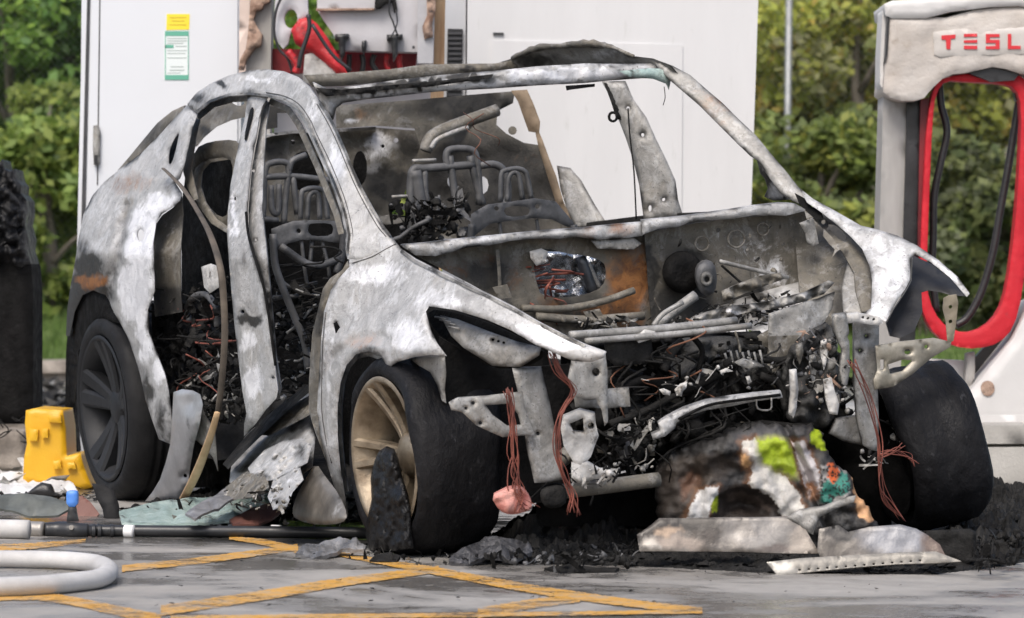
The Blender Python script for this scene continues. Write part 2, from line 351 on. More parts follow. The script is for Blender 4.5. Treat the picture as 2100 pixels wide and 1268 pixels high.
def sheet(name, poly, surf, mat, parent=None, th=0.012, holes=(), step=11, rnd=0.0, rpx=12, bump=0.004, bsc=9.0,
          stain=None, color=None, dmod=None, toward=None, seed=0.0):
    """Curved plate: outline (pixels of the photograph) laid on a surface, with thickness, rolled edges and dents."""
    loops = [resample(poly, step)] + [resample(h, step * .7) for h in holes]
    lo, hi = loops[0].min(0), loops[0].max(0)
    gx, gy = np.meshgrid(np.arange(lo[0], hi[0], step), np.arange(lo[1], hi[1], step * .9))
    gx = gx + (np.arange(gx.shape[0]) % 2)[:, None] * step * .5
    g = np.stack([gx.ravel(), gy.ravel()], 1); g += rng.uniform(-.18, .18, g.shape) * step
    ok = inside(g, loops[0])
    for h in loops[1:]: ok &= ~inside(g, h)
    g = g[ok]
    if len(g): g = g[edge_dist(g, loops) > step * .45]
    pts = [tuple(p) for L in loops for p in L] + [tuple(p) for p in g]
    ed = []; k = 0
    for L in loops:
        n = len(L); ed += [(k + i, k + (i + 1) % n) for i in range(n)]; k += n
    r = delaunay_2d_cdt([Vector(p) for p in pts], ed, [], 0, 1e-4)
    P = np.array([tuple(v) for v in r[0]]); T = [tuple(t) for t in r[2]]
    cen = np.array([P[list(t)].mean(0) for t in T])
    ok = inside(cen, loops[0])
    for h in loops[1:]: ok &= ~inside(cen, h)
    T = [t for t, q in zip(T, ok) if q]
    V = surf(P)
    n = np.zeros_like(V)
    for t in T:
        for i in range(1, len(t) - 1):
            c = np.cross(V[t[i]] - V[t[0]], V[t[i + 1]] - V[t[0]])
            for q in (t[0], t[i], t[i + 1]): n[q] += c
    view = (LC if parent is not None and parent.get('carframe') else CP) - V
    n[np.linalg.norm(n, axis=1) < 1e-12] = view[0]
    n /= np.linalg.norm(n, axis=1)[:, None]
    flip = (n * view).sum(1).mean() < 0
    if flip: n = -n
    if toward is not None:                     # thickness direction given
        n = np.tile(np.array(toward, float), (len(n), 1))
    d = edge_dist(P, loops)
    off = np.zeros(len(P))
    if rnd: off -= rnd * (1 - np.sqrt(np.clip(1 - (1 - np.clip(d / rpx, 0, 1)) ** 2, 0, 1)))
    off += bump * np.array([mn.fractal(Vector(v) * bsc + Vector((seed, 0, 0)), 0.9, 2.0, 3) for v in V]) * np.clip(d / (step * 1.2) + .25, 0, 1)
    if dmod is not None: off += dmod(P)
    A = V + n * off[:, None]; B = A - n * th
    N = len(A); vs = list(A) + list(B); fs = []
    cnt = {}
    for t in T:
        tt = t[::-1] if flip else t
        fs.append(tt); fs.append(tuple(N + q for q in tt[::-1]))
        for i in range(len(tt)):
            e = (tt[i], tt[(i + 1) % len(tt)]); cnt[e] = cnt.get(e, 0) + 1
    ns = len(fs); col_idx = list(range(N)) * 2
    rim = {}
    def rv(q, b):
        if (q, b) not in rim:
            rim[(q, b)] = len(vs); vs.append(vs[q + (N if b else 0)]); col_idx.append(q)
        return rim[(q, b)]
    for (a, b) in list(cnt):
        if (b, a) not in cnt: fs.append((rv(b, 0), rv(a, 0), rv(a, 1), rv(b, 1)))
    me = mesh(name, vs, fs)
    if stain is not None or color is not None or mat in (BURNT, BURNTD, GREYM):
        c = color(P) if color is not None else blob_stain(P, stain or [])
        if color is None and mat in (BURNT, GREYM):
            wv = np.array([mn.noise(Vector((p[0] * .035, p[1] * .035, 5.5))) for p in P])
            c[:, 0] = np.maximum(c[:, 0], np.clip(1 - d / (7 + 5 * wv), 0, 1) * np.clip(.30 + .5 * wv, 0, .5))
        at = me.color_attributes.new('stain', 'FLOAT_COLOR', 'POINT')
        at.data.foreach_set('color', np.concatenate([c[col_idx], np.ones((len(col_idx), 1))], 1).astype(np.float32).ravel())
    return link(name, me, mat, parent)
def strip(pts, wd):                            # outline of a band of width wd (number or list) along a pixel polyline
    P = np.array(pts, float); n = len(P)
    W = np.full(n, wd, float) if np.isscalar(wd) else np.interp(np.linspace(0, 1, n), np.linspace(0, 1, len(wd)), wd)
    t = np.gradient(P, axis=0); t /= np.linalg.norm(t, axis=1)[:, None] + 1e-9
    q = np.stack([-t[:, 1], t[:, 0]], 1) * W[:, None] / 2
    return list(map(tuple, np.concatenate([P + q, (P - q)[::-1]])))
def catmull(pts, per=6):
    P = [np.array(p, float) for p in pts]
    if len(P) < 3: return np.array([P[0] + (P[-1] - P[0]) * t for t in np.linspace(0, 1, per + 1)])
    P = [2 * P[0] - P[1]] + P + [2 * P[-1] - P[-2]]; out = []
    for i in range(1, len(P) - 2):
        for k in range(per):
            t = k / per; a, b, c, d = P[i - 1], P[i], P[i + 1], P[i + 2]
            out.append(.5 * (2 * b + (c - a) * t + (2 * a - 5 * b + 4 * c - d) * t * t + (3 * b - a - 3 * c + d) * t ** 3))
    out.append(P[-2]); return np.array(out)
def tube_geo(pts, r, seg=8, vs=None, fs=None, flat=1.0, jitter=0.0):
    vs = [] if vs is None else vs; fs = [] if fs is None else fs
    P = np.array(pts, float); n = len(P); R = np.full(n, r, float) if np.isscalar(r) else np.interp(np.linspace(0, 1, n), np.linspace(0, 1, len(r)), r)
    t = np.gradient(P, axis=0); t /= np.linalg.norm(t, axis=1)[:, None] + 1e-9
    u = np.cross(t[0], (0.13, 0.21, 0.97)); 
    if np.linalg.norm(u) < 1e-3: u = np.cross(t[0], (1, 0, 0))
    u /= np.linalg.norm(u); b0 = len(vs)
    for i in range(n):
        u = u - t[i] * (u @ t[i]); u /= np.linalg.norm(u); v = np.cross(t[i], u)
        for k in range(seg):
            a = 2 * math.pi * k / seg; rr = R[i] * (1 + (random.uniform(-jitter, jitter) if jitter else 0))
            vs.append(P[i] + u * rr * math.cos(a) + v * rr * flat * math.sin(a))
    for i in range(n - 1):
        for k in range(seg):
            a, b = b0 + i * seg + k, b0 + i * seg + (k + 1) % seg
            fs.append((a, b, b + seg, a + seg))
    fs.append(tuple(b0 + k for k in range(seg))[::-1]); fs.append(tuple(b0 + (n - 1) * seg + k for k in range(seg)))
    return vs, fs
def tube(name, pts, r, mat, parent=None, seg=8, per=6, **kw):
    vs, fs = tube_geo(catmull(pts, per), r, seg, **kw); me = mesh(name, vs, fs)
    if mat in (BURNT, BURNTD, GREYM): add_stain(me, (0.0, 0, 0))
    return link(name, me, mat, parent)
def add_stain(me, c):
    at = me.color_attributes.new('stain', 'FLOAT_COLOR', 'POINT')
    at.data.foreach_set('color', np.tile(np.array([*c, 1], np.float32), len(me.vertices)))
def ptube(name, pix, surf, r, mat, parent=None, seg=8, per=5, **kw):
    return tube(name, surf(np.array(pix, float)), r, mat, parent, seg, per, **kw)
def box_geo(vs, fs, c, s, rot=None, bev=0.0):
    bm = bmesh.new(); bmesh.ops.create_cube(bm, size=1)
    for v in bm.verts: v.co = Vector((v.co.x * s[0], v.co.y * s[1], v.co.z * s[2]))
    if bev: bmesh.ops.bevel(bm, geom=bm.edges[:], offset=bev, segments=2, affect='EDGES', profile=0.5)
    M = (rot.to_4x4() if rot is not None else Matrix.Identity(4)); M.translation = c
    b = len(vs); bm.verts.ensure_lookup_table()
    for v in bm.verts: vs.append(np.array(M @ v.co))
    for f in bm.faces: fs.append(tuple(b + v.index for v in f.verts))
    bm.free()
def box(name, c, s, mat, parent=None, rot=None, bev=0.004):
    vs, fs = [], []; box_geo(vs, fs, Vector(c), s, rot, bev); me = mesh(name, vs, fs, False)
    if mat in (BURNT, BURNTD, GREYM): add_stain(me, (0, 0, 0))
    return link(name, me, mat, parent)
def prism(name, poly, Y, depth, mat, parent=None, rnd=0.0, rpx=8, step=16, bump=0.0, holes=(), color=None):
    """Solid standing upright at distance Y: its outline in the photograph, extruded straight back."""
    return sheet(name, poly, W_(Y), mat, parent, th=depth, holes=holes, step=step, rnd=rnd, rpx=rpx, bump=bump, bsc=6, toward=(0, -1, 0), color=color)
def lathe(prof, seg=48):                       # profile (y, r) about the local y axis
    vs, fs = [], []; n = len(prof)
    for k in range(seg):
        a = 2 * math.pi * k / seg
        for (y, r) in prof: vs.append((r * math.cos(a), y, r * math.sin(a)))
    for k in range(seg):
        for i in range(n - 1):
            a, b = k * n + i, ((k + 1) % seg) * n + i
            fs.append((a, a + 1, b + 1, b))
    return vs, fs

def junk(name, region, surf0, n, mats, rr=(.004, .03), parent=None, seed=1, world=None):
    """burnt remains: flakes, bent strips, rods and lumps, joined into one part per material"""
    R = random.Random(seed); R_ = R; acc = {m_.name: ([], []) for m_ in mats}; byn = {m_.name: m_ for m_ in mats}
    pl = np.array(region); lo, hi = pl.min(0), pl.max(0); k = 0
    while k < n:
        p = (R.uniform(lo[0], hi[0]), R.uniform(lo[1], hi[1]))
        if not inside(np.array([p]), region)[0]: continue
        k += 1; c = surf0(np.array([p], float))[0] + (0 if world else np.array([R.uniform(-.05, .05), 0, 0])); s = R.uniform(*rr) * R.uniform(.5, 1.1)
        vs, fs = acc[R.choice(mats).name]; b = len(vs); kind = R.random()
        M = Matrix.Rotation(R.uniform(0, 6.3), 3, 'X') @ Matrix.Rotation(R.uniform(0, 6.3), 3, 'Y') @ Matrix.Rotation(R.uniform(0, 6.3), 3, 'Z')
        if kind < .30:                         # bent strip
            ph, cv = R.uniform(0, 6), R.uniform(.3, 1.6); L = s * R.uniform(2.5, 6); wd = s * R.uniform(.25, .6)
            for i in range(7):
                u = i / 6 - .5; x, z = u * L, math.sin(u * 4 + ph) * s * cv * .5; tw = math.sin(u * 3 + ph) * .8
                for e in (-1, 1): vs.append(np.array(M @ Vector((x, e * wd * math.cos(tw), z + e * wd * math.sin(tw)))) + c)
            for i in range(6): fs.append((b + 2 * i, b + 2 * i + 1, b + 2 * i + 3, b + 2 * i + 2))
        elif kind < .50:                       # rod or cable stub
            L = s * R.uniform(2, 7); q_ = [np.array(M @ Vector((u * L, R.uniform(-.4, .4) * s, R.uniform(-.4, .4) * s))) + c for u in (-.5, -.2, .1, .5)]
            tube_geo(catmull(q_, 2), s * R.uniform(.10, .28), 5, vs, fs)
        elif kind < .80:                       # lump
            sq = (R.uniform(.5, 1.3), R.uniform(.4, 1.1), R.uniform(.4, .9)); o_ = Vector((R.uniform(0, 99), 0, 0))
            for i in range(5):
                th_ = math.pi * i / 4
                for j in range(7):
                    d_ = Vector((math.sin(th_) * math.cos(j * 6.283 / 7), math.sin(th_) * math.sin(j * 6.283 / 7), math.cos(th_)))
                    r_ = s * (1 + .6 * mn.noise(d_ * 1.7 + o_)); vs.append(np.array(M @ Vector((d_.x * sq[0] * r_, d_.y * sq[1] * r_, d_.z * sq[2] * r_))) + c)
            for i in range(4):
                for j in range(7): fs.append((b + i * 7 + j, b + i * 7 + (j + 1) % 7, b + (i + 1) * 7 + (j + 1) % 7, b + (i + 1) * 7 + j))
        else:                                  # flake
            a_ = R.uniform(.3, 1.0); s *= .8
            for i in range(4):
                for j in range(4):
                    vs.append(np.array(M @ Vector(((i / 3 - .5) * 2 * s + R.uniform(-.25, .25) * s, (j / 3 - .5) * 2 * s * a_ + R.uniform(-.2, .2) * s, R.uniform(-.22, .22) * s))) + c)
            for i in range(3):
                for j in range(3): fs.append((b + i * 4 + j, b + i * 4 + j + 1, b + (i + 1) * 4 + j + 1, b + (i + 1) * 4 + j))
    for nm, (vs, fs) in acc.items():
        if not vs: continue
        me = mesh(name, vs, fs, True)
        if byn[nm] in (BURNT, BURNTD, GREYM): add_stain(me, (0, 0, 0))
        o = link(name, me, byn[nm], None if world else (parent or car)); o['kind'] = 'stuff'
        if world: o['label'] = world; o['category'] = 'litter'
def wires(name, region, surf0, n, mat, r=(.002, .004), ln=(30, 90), parent=None, seed=1, down=0.0):
    R = random.Random(seed); vs, fs = [], []; pl = np.array(region); lo, hi = pl.min(0), pl.max(0); k = 0
    while k < n:
        p = np.array([R.uniform(lo[0], hi[0]), R.uniform(lo[1], hi[1])])
        if not inside(p[None], region)[0]: continue
        k += 1; a = R.uniform(0, 6.3); L = R.uniform(*ln); q_ = [p]
        for s_ in range(4):
            a += R.uniform(-.9, .9); q_.append(q_[-1] + np.array([math.cos(a), math.sin(a) + down]) * L / 4)
        Q = surf0(np.array(q_)); Q = Q + np.array([[R.uniform(-.05, .05), R.uniform(-.05, .05), 0] for _ in Q])
        tube_geo(catmull(Q, 3), R.uniform(*r), 5, vs, fs)
    o = link(name, mesh(name, vs, fs), mat, parent or car); o['kind'] = 'stuff'
# ================================================================== SETTING
def ground_mat():
    mt, nt, b, v = start('lot_concrete')
    n1 = noise_(nt, v, 0.9, 6, 0.6, 0.3); n2 = noise_(nt, v, 9, 8, 0.7); n3 = noise_(nt, v, 120, 4, 0.7)
    col = ramp(nt, n2, [(0.3, (0.24, 0.225, 0.206)), (0.7, (0.36, 0.342, 0.316))])
    mp = NN(nt, 'ShaderNodeMapping'); mp.inputs['Scale'].default_value = (0.7, 1.1, 1); nt.links.new(v, mp.inputs[0])
    wet = math_(nt, 'MULTIPLY_ADD', n2, 0.35, math_(nt, 'MULTIPLY', noise_(nt, mp.outputs[0], 1.7, 7, 0.6, 0.8), 0.8))
    wetm = ramp(nt, wet, [(0.50, (0, 0, 0)), (0.63, (1, 1, 1))])
    col = mixc(nt, math_(nt, 'MULTIPLY', wetm, 0.68), col, (0.085, 0.08, 0.074))
    col = mixc(nt, ramp(nt, n3, [(0.62, (0, 0, 0)), (0.72, (0.6,) * 3)]), col, (0.08, 0.075, 0.07))
    col = mixc(nt, ramp(nt, n3, [(0.25, (0.5,) * 3), (0.36, (0, 0, 0))]), col, (0.46, 0.45, 0.43))
    # sooty water round the burnt car
    sv = NN(nt, 'ShaderNodeVectorMath', operation='SUBTRACT'); nt.links.new(v, sv.inputs[0]); sv.inputs[1].default_value = (0.45, 11.4, 0)
    m2 = NN(nt, 'ShaderNodeMapping'); m2.inputs['Rotation'].default_value = (0, 0, 1.13); m2.inputs['Scale'].default_value = (0.44, 0.72, 1)
    m2.vector_type = 'POINT'; nt.links.new(sv.outputs[0], m2.inputs[0])
    ln = NN(nt, 'ShaderNodeVectorMath', operation='LENGTH'); nt.links.new(m2.outputs[0], ln.inputs[0])
    sf = math_(nt, 'MULTIPLY_ADD', math_(nt, 'SUBTRACT', n1, 0.5), 0.8, math_(nt, 'MULTIPLY_ADD', math_(nt, 'SUBTRACT', n2, 0.5), 0.5, ln.outputs['Value']))
    smask = ramp(nt, sf, [(0.78, (1, 1, 1)), (1.02, (0, 0, 0))])
    col = mixc(nt, math_(nt, 'MULTIPLY', smask, 0.9), col, (0.022, 0.021, 0.02))
    nt.links.new(col, b.inputs['Base Color'])
    nt.links.new(mixc(nt, wetm, (0.85,) * 3, (0.12,) * 3), b.inputs['Roughness'])
    bump_(nt, b, math_(nt, 'MULTIPLY_ADD', n3, 0.4, n2), 0.004, 0.5)
    return mt
gv = []; gxs = np.concatenate([[-160, -60, -20], np.linspace(-6, 6, 25), [20, 60, 160]]); gys = np.concatenate([[-60, -10], np.linspace(4, 30, 40), [60, 120, 260]])
for y in gys:
    for x in gxs: gv.append((x, y, 0.0))
nx = len(gxs); gf = [(j * nx + i, j * nx + i + 1, (j + 1) * nx + i + 1, (j + 1) * nx + i) for j in range(len(gys) - 1) for i in range(nx - 1)]
tag(link('ground', mesh('ground', gv, gf), ground_mat()), kind='structure')

def paint_mat():
    mt, nt, b, v = start('worn_yellow_paint')
    n2 = noise_(nt, v, 11, 9, 0.75, 0.3); n3 = noise_(nt, v, 90, 5, 0.7)
    col = ramp(nt, n2, [(0.3, (0.52, 0.25, 0.025)), (0.7, (0.74, 0.40, 0.055))])
    col = mixc(nt, ramp(nt, math_(nt, 'MULTIPLY_ADD', n3, 0.4, math_(nt, 'MULTIPLY', n2, 0.7)), [(0.50, (0, 0, 0)), (0.66, (0.85,) * 3)]), col, (0.30, 0.275, 0.24))
    nt.links.new(col, b.inputs['Base Color']); b.inputs['Roughness'].default_value = 0.55
    bump_(nt, b, n3, 0.002, 0.5)
    tr = NN(nt, 'ShaderNodeBsdfTransparent'); mx = NN(nt, 'ShaderNodeMixShader')
    wr = math_(nt, 'MULTIPLY_ADD', noise_(nt, v, 40, 8, 0.8), 0.55, math_(nt, 'MULTIPLY', noise_(nt, v, 5, 7, 0.7, 0.6), 0.6))
    nt.links.new(ramp(nt, wr, [(0.57, (0, 0, 0)), (0.68, (0.9,) * 3)]), mx.inputs[0])
    nt.links.new(b.outputs[0], mx.inputs[1]); nt.links.new(tr.outputs[0], mx.inputs[2])
    nt.links.new(mx.outputs[0], nt.nodes['Material Output'].inputs['Surface']); return mt
PAINTY = paint_mat()
def ground_line(pts, wd, lift):
    c = catmull(pts, 40); W = np.interp(np.linspace(0, 1, len(c)), np.linspace(0, 1, len(wd)), wd) * .92 * rng.uniform(.90, 1.05, len(c))
    c = c + rng.uniform(-.6, .6, c.shape); lift = .0025 + lift * .08
    a = wz(c - np.array([0, 1]) * W[:, None] / 2, lift); b = wz(c + np.array([0, 1]) * W[:, None] / 2, lift)
    vs = list(a) + list(b); n = len(a)
    o = link('painted_line', mesh('painted_line', vs, [(n + i, n + i + 1, i + 1, i) for i in range(n - 1)]), PAINTY)
    return tag(o, kind='structure')
ground_line([(-60, 1226), (90, 1224), (230, 1250), (330, 1272)], [16, 20, 26], 0.004)
ground_line([(330, 1252), (520, 1224), (700, 1194), (900, 1167)], [24, 22, 15], 0.008)
ground_line([(690, 1135), (800, 1155), (900, 1172), (1010, 1193), (1150, 1217), (1320, 1240), (1440, 1252)], [10, 18, 20, 14], 0.012)
ground_line([(980, 1258), (1080, 1240), (1190, 1226)], [24, 18], 0.016)
ground_line([(250, 1166), (420, 1148), (610, 1122)], [15, 15, 14], 0.006)
ground_line([(470, 1103), (540, 1112), (612, 1128)], [7, 14, 16], 0.010)
ground_line([(-60, 1124), (60, 1120), (175, 1109)], [16, 14, 9], 0.005)
ground_line([(350, 1268), (700, 1264), (1100, 1259), (1440, 1254)], [12, 10, 8], 0.020)

# raised concrete pad of the chargers, with its kerb courses
pad = prism('concrete_pad', [(1560, 875), (2400, 866), (2400, 1005), (1560, 1000)], 14.2, 3.0, CONC, None, rnd=0.01, rpx=6, step=60); pad.name = 'pavement'
tag(pad, kind='structure')
for (y0, y1) in ((869, 910), (914, 1012)):
    k = prism('kerb_stone', [(1900, y0 + 5), (2400, y0), (2400, y1), (1900, y1 + 1)], 14.12, 0.078, CONC, pad, rnd=0.008, rpx=5, step=40, bump=0.004)
# left kerb and grass bank
kb = prism('kerb', [(-200, 746), (175, 738), (175, 800), (-200, 806)], 30.0, 0.5, CONCD, None, rnd=0.02, rpx=6, step=25, bump=0.02); tag(kb, kind='structure')
for (x0, x1) in ((-200, -40), (-36, 74), (78, 172)):
    prism('kerb_stone', [(x0, 741), (x1, 738), (x1, 763), (x0, 766)], 29.9, 0.09, CONCD, kb, rnd=0.02, rpx=5, step=20, bump=0.01)
GRASSM = simple('turf', (0.09, 0.14, 0.035), (0.15, 0.20, 0.05), 20, 0.9, 0, 90, 0.02)
bank = []; bx = np.linspace(-14, 14, 57); by = np.linspace(30.4, 46, 30)
for y in by:
    for x in bx: bank.append((x, y, 0.10 + (y - 30.4) * 0.095 + 0.05 * mn.noise(Vector((x, y, 0)))))
nb = len(bx)
tag(link('grass_bank', mesh('grass_bank', bank, [(j * nb + i, j * nb + i + 1, (j + 1) * nb + i + 1, (j + 1) * nb + i) for j in range(29) for i in range(56)]), GRASSM), kind='structure')
gvv, gff, gcc = [], [], []
for _ in range(16000):
    x = random.choice((random.uniform(-5.2, -2.8), random.uniform(2.6, 6.5))); y = random.uniform(30.5, 39)
    z = 0.10 + (y - 30.4) * 0.095; h = random.uniform(.05, .16); a = random.uniform(0, 6.3); dx, dy = .012 * math.cos(a), .012 * math.sin(a)
    b = len(gvv); l = (random.uniform(-.05, .05), random.uniform(-.05, .05))
    gvv += [(x - dx, y - dy, z - .02), (x + dx, y + dy, z - .02), (x + l[0], y + l[1], z + h)]; gff.append((b, b + 1, b + 2))
    c = np.array((0.13, 0.20, 0.05)) * random.uniform(.6, 1.5); gcc += [c] * 3
gme = mesh('grass', gvv, gff, False); at = gme.color_attributes.new('stain', 'FLOAT_COLOR', 'POINT')
at.data.foreach_set('color', np.concatenate([np.array(gcc), np.ones((len(gcc), 1))], 1).astype(np.float32).ravel())
tag(link('grass', gme, LEAFM), 'short green grass on the bank behind the kerb', 'grass', kind='stuff')

# ------------------------------------------------------------------ trees
def crown_mesh(n, rx, ry, rz, palette, seed, leaf=(0.045, 0.10)):
    R = np.random.default_rng(seed)
    nc = 46
    cc = R.normal(size=(nc, 3)); cc /= np.linalg.norm(cc, axis=1)[:, None]
    cc *= (R.uniform(.25, 1, nc) ** .5)[:, None]; cc *= (rx, ry, rz)
    cr_ = R.uniform(.16, .42, nc) * rx; tint = R.uniform(.78, 1.2, nc); pal = R.integers(0, len(palette), nc)
    which = R.integers(0, nc, n)
    d = R.normal(size=(n, 3)); d /= np.linalg.norm(d, axis=1)[:, None]
    c = cc[which] + d * (cr_[which] * R.uniform(.3, 1.05, n) ** .6)[:, None] * (1, 1, .85)
    nrm = R.normal(size=(n, 3)) * .75 + np.array((0, -.75, .75)); nrm /= np.linalg.norm(nrm, axis=1)[:, None]
    a = np.cross(nrm, R.normal(size=(n, 3))); a /= np.linalg.norm(a, axis=1)[:, None]
    b = np.cross(nrm, a); b /= np.linalg.norm(b, axis=1)[:, None]
    s = R.uniform(leaf[0], leaf[1], n)[:, None]
    V = np.stack([c - a * s, c + b * s * .55, c + a * s, c - b * s * .55], 1).reshape(-1, 3)
    me = bpy.data.meshes.new('crown'); me.vertices.add(4 * n); me.loops.add(4 * n); me.polygons.add(n)
    me.vertices.foreach_set('co', V.ravel().astype(np.float32)); me.loops.foreach_set('vertex_index', np.arange(4 * n, dtype=np.int32))
    me.polygons.foreach_set('loop_start', np.arange(0, 4 * n, 4, dtype=np.int32)); me.update()
    P = np.array(palette); base = P[pal[which]]
    alt = R.random(n) < .5; base[alt] = P[R.integers(0, len(palette), alt.sum())]
    col = base * (tint[which] * R.uniform(.7, 1.3, n))[:, None]
    at = me.color_attributes.new('stain', 'FLOAT_COLOR', 'POINT')
    at.data.foreach_set('color', np.repeat(np.concatenate([col, np.ones((n, 1))], 1), 4, 0).astype(np.float32).ravel())
    return me
DKG = [(0.133, 0.246, 0.053), (0.190, 0.323, 0.063), (0.089, 0.179, 0.044), (0.266, 0.402, 0.067)]
OLV = [(0.360, 0.396, 0.078), (0.456, 0.468, 0.096), (0.276, 0.324, 0.096), (0.552, 0.432, 0.108), (0.348, 0.348, 0.156), (0.372, 0.420, 0.090)]
def tree(px, Y, h, rx, pal, seed, label, name='tree', n=9500, z0=None, low=0.1):
    x = float(wy([(px, 600)], Y)[0][0]); z = 0.08 + max(0, Y - 30.4) * 0.095 if z0 is None else z0
    t = thing(name, label, 'tree' if name == 'tree' else 'bush', (x, Y, z), 'trees beyond the fence' if name == 'tree' else 'bushes beyond the fence')
    cz_ = h * (0.5 + low / 2); rz = h * (0.5 - low / 2) * 1.05
    cr = link('crown', crown_mesh(n, rx, rx * .7, rz, pal, seed), LEAFM, t); cr.location = (0, 0, cz_)
    vs, fs = tube_geo(catmull([(0, 0, -.1), (.04, 0, h * .3), (-.05, .05, h * .6), (0.02, 0, h * .95)], 4), [.11, .08, .05, .015], 7)
    for k in range(6):
        a = random.uniform(0, 6.28); z1 = h * random.uniform(.2, .6)
        tube_geo(catmull([(0, 0, z1), (math.cos(a) * rx * .4, math.sin(a) * rx * .3, z1 + h * .12), (math.cos(a) * rx * .8, math.sin(a) * rx * .55, z1 + h * .2)], 3), [.045, .03, .01], 5, vs, fs)
    link('trunk', mesh('trunk', vs, fs), BARK, t)
    return t
tree(20, 36.5, 4.6, 1.15, DKG, 11, 'dark green leafy tree at far left edge behind the black charred post', low=.05)
tree(150, 37.2, 4.4, 1.05, DKG, 12, 'dark green tree right behind the left white cabinet edge', low=.05)
tree(-140, 38, 5, 1.3, DKG, 13, 'dark green tree partly outside the left frame edge', low=.05)
tree(95, 34.6, 2.3, .85, [(0.20, 0.28, 0.06), (0.13, 0.20, 0.05), (0.26, 0.32, 0.07)], 14, 'yellow green leafy bush above the left grass strip', 'bush', 5000, low=.0)
tree(1600, 36, 4.4, 1.2, OLV, 21, 'olive yellow tree just right of the big white cabinet', low=.03)
tree(1760, 35.2, 4.2, 1.2, OLV, 22, 'olive green autumn tree between the big cabinet and the charger', low=.03)
tree(1960, 36.4, 4.6, 1.3, OLV, 23, 'muted olive tree seen through the red charger loop', low=.03)
tree(2150, 36, 4.3, 1.2, OLV, 24, 'olive tree behind the right side of the charger', low=.03)
tree(1480, 37.2, 4.3, 1.2, OLV, 25, 'olive tree mostly behind the big white cabinet', low=.03)
tree(1690, 34.2, 2.2, .95, [(0.18, 0.23, 0.05), (0.25, 0.27, 0.055), (0.13, 0.17, 0.05)], 26, 'low green bush behind the scorched far fender', 'bush', 5000, low=.0)
tree(1900, 34.0, 2.0, .9, [(0.12, 0.16, 0.06), (0.17, 0.20, 0.065), (0.12, 0.14, 0.07)], 27, 'low dull green bush left of centre in the charger loop', 'bush', 5000, low=.0)
tree(2060, 34.3, 2.0, .9, [(0.13, 0.17, 0.06), (0.19, 0.21, 0.07)], 28, 'low green bush at the right inside the charger loop', 'bush', 5000, low=.0)
# dense wood behind, one mass
vsw = crown_mesh(40000, 9, 1.6, 3.6, DKG + OLV[:3], 99, (.06, .14))
tag(link('wood', vsw, LEAFM), 'dense green wood behind the trees', 'wood', kind='stuff').location = (0, 43, 3.2)
vsw2 = crown_mesh(26000, 4.5, 1.4, 3.4, DKG, 98, (.06, .14))
o = tag(link('wood', vsw2, LEAFM), 'dense dark green wood at far left', 'wood', kind='stuff'); o.location = (-6, 41.5, 3.0)
vsw3 = crown_mesh(26000, 4.5, 1.4, 3.4, OLV, 97, (.06, .14))
o = tag(link('wood', vsw3, LEAFM), 'dense olive wood at far right', 'wood', kind='stuff'); o.location = (6, 41.5, 3.0)
# chain-link fence
def fence(label, x0, x1, Y, posts):
    a, b = wy([(x0, 600), (x1, 600)], Y)[:, 0]
    t = thing('chain_link_fence', label, 'fence', (a, Y, 0.08 + max(0, Y - 30.4) * 0.095))
    L = b - a; H = 3.6; s = 0.075; vs, fs = [], []; r = .0011
    n = int((L + H) / s)
    def rib(p, q):
        p, q = np.array(p), np.array(q); k = len(vs)
        for e in (p, q): vs.extend([e + (0, -r, r), e + (0, r, r), e + (0, 0, -r)])
        fs.extend([(k, k + 1, k + 4, k + 3), (k + 1, k + 2, k + 5, k + 4), (k + 2, k, k + 3, k + 5)])
    for i in range(n):
        u = -H + i * s
        u0, z0 = (u, 0) if u >= 0 else (0, -u); u1, z1 = (u + H, H) if u + H <= L else (L, L - u)
        if z1 > z0: rib((u0, 0, z0), (u1, 0, z1)); rib((L - u0, .004, z0), (L - u1, .004, z1))
    tag(link('wire_mesh', mesh('wire_mesh', vs, fs, False), GALV, t), kind='stuff')
    for p in posts:
        xx = float(wy([(p, 600)], Y)[0][0]) - a
        vs2, fs2 = tube_geo([(xx, .06, -.15), (xx, .06, 1.2), (xx, .06, 3.75)], .035, 10); link('post', mesh('post', vs2, fs2), GALV, t)
    vs2, fs2 = tube_geo([(0, .05, 3.62), (L / 2, .05, 3.62), (L, .05, 3.62)], .022, 8); link('top_rail', mesh('top_rail', vs2, fs2), GALV, t)
fence('chain link fence behind the charger and right of the white cabinet', 1430, 2400, 34.15, (1612, 2220))
fence('chain link fence behind the left white cabinet and kerb', -160, 330, 34.4, (-60, 250))

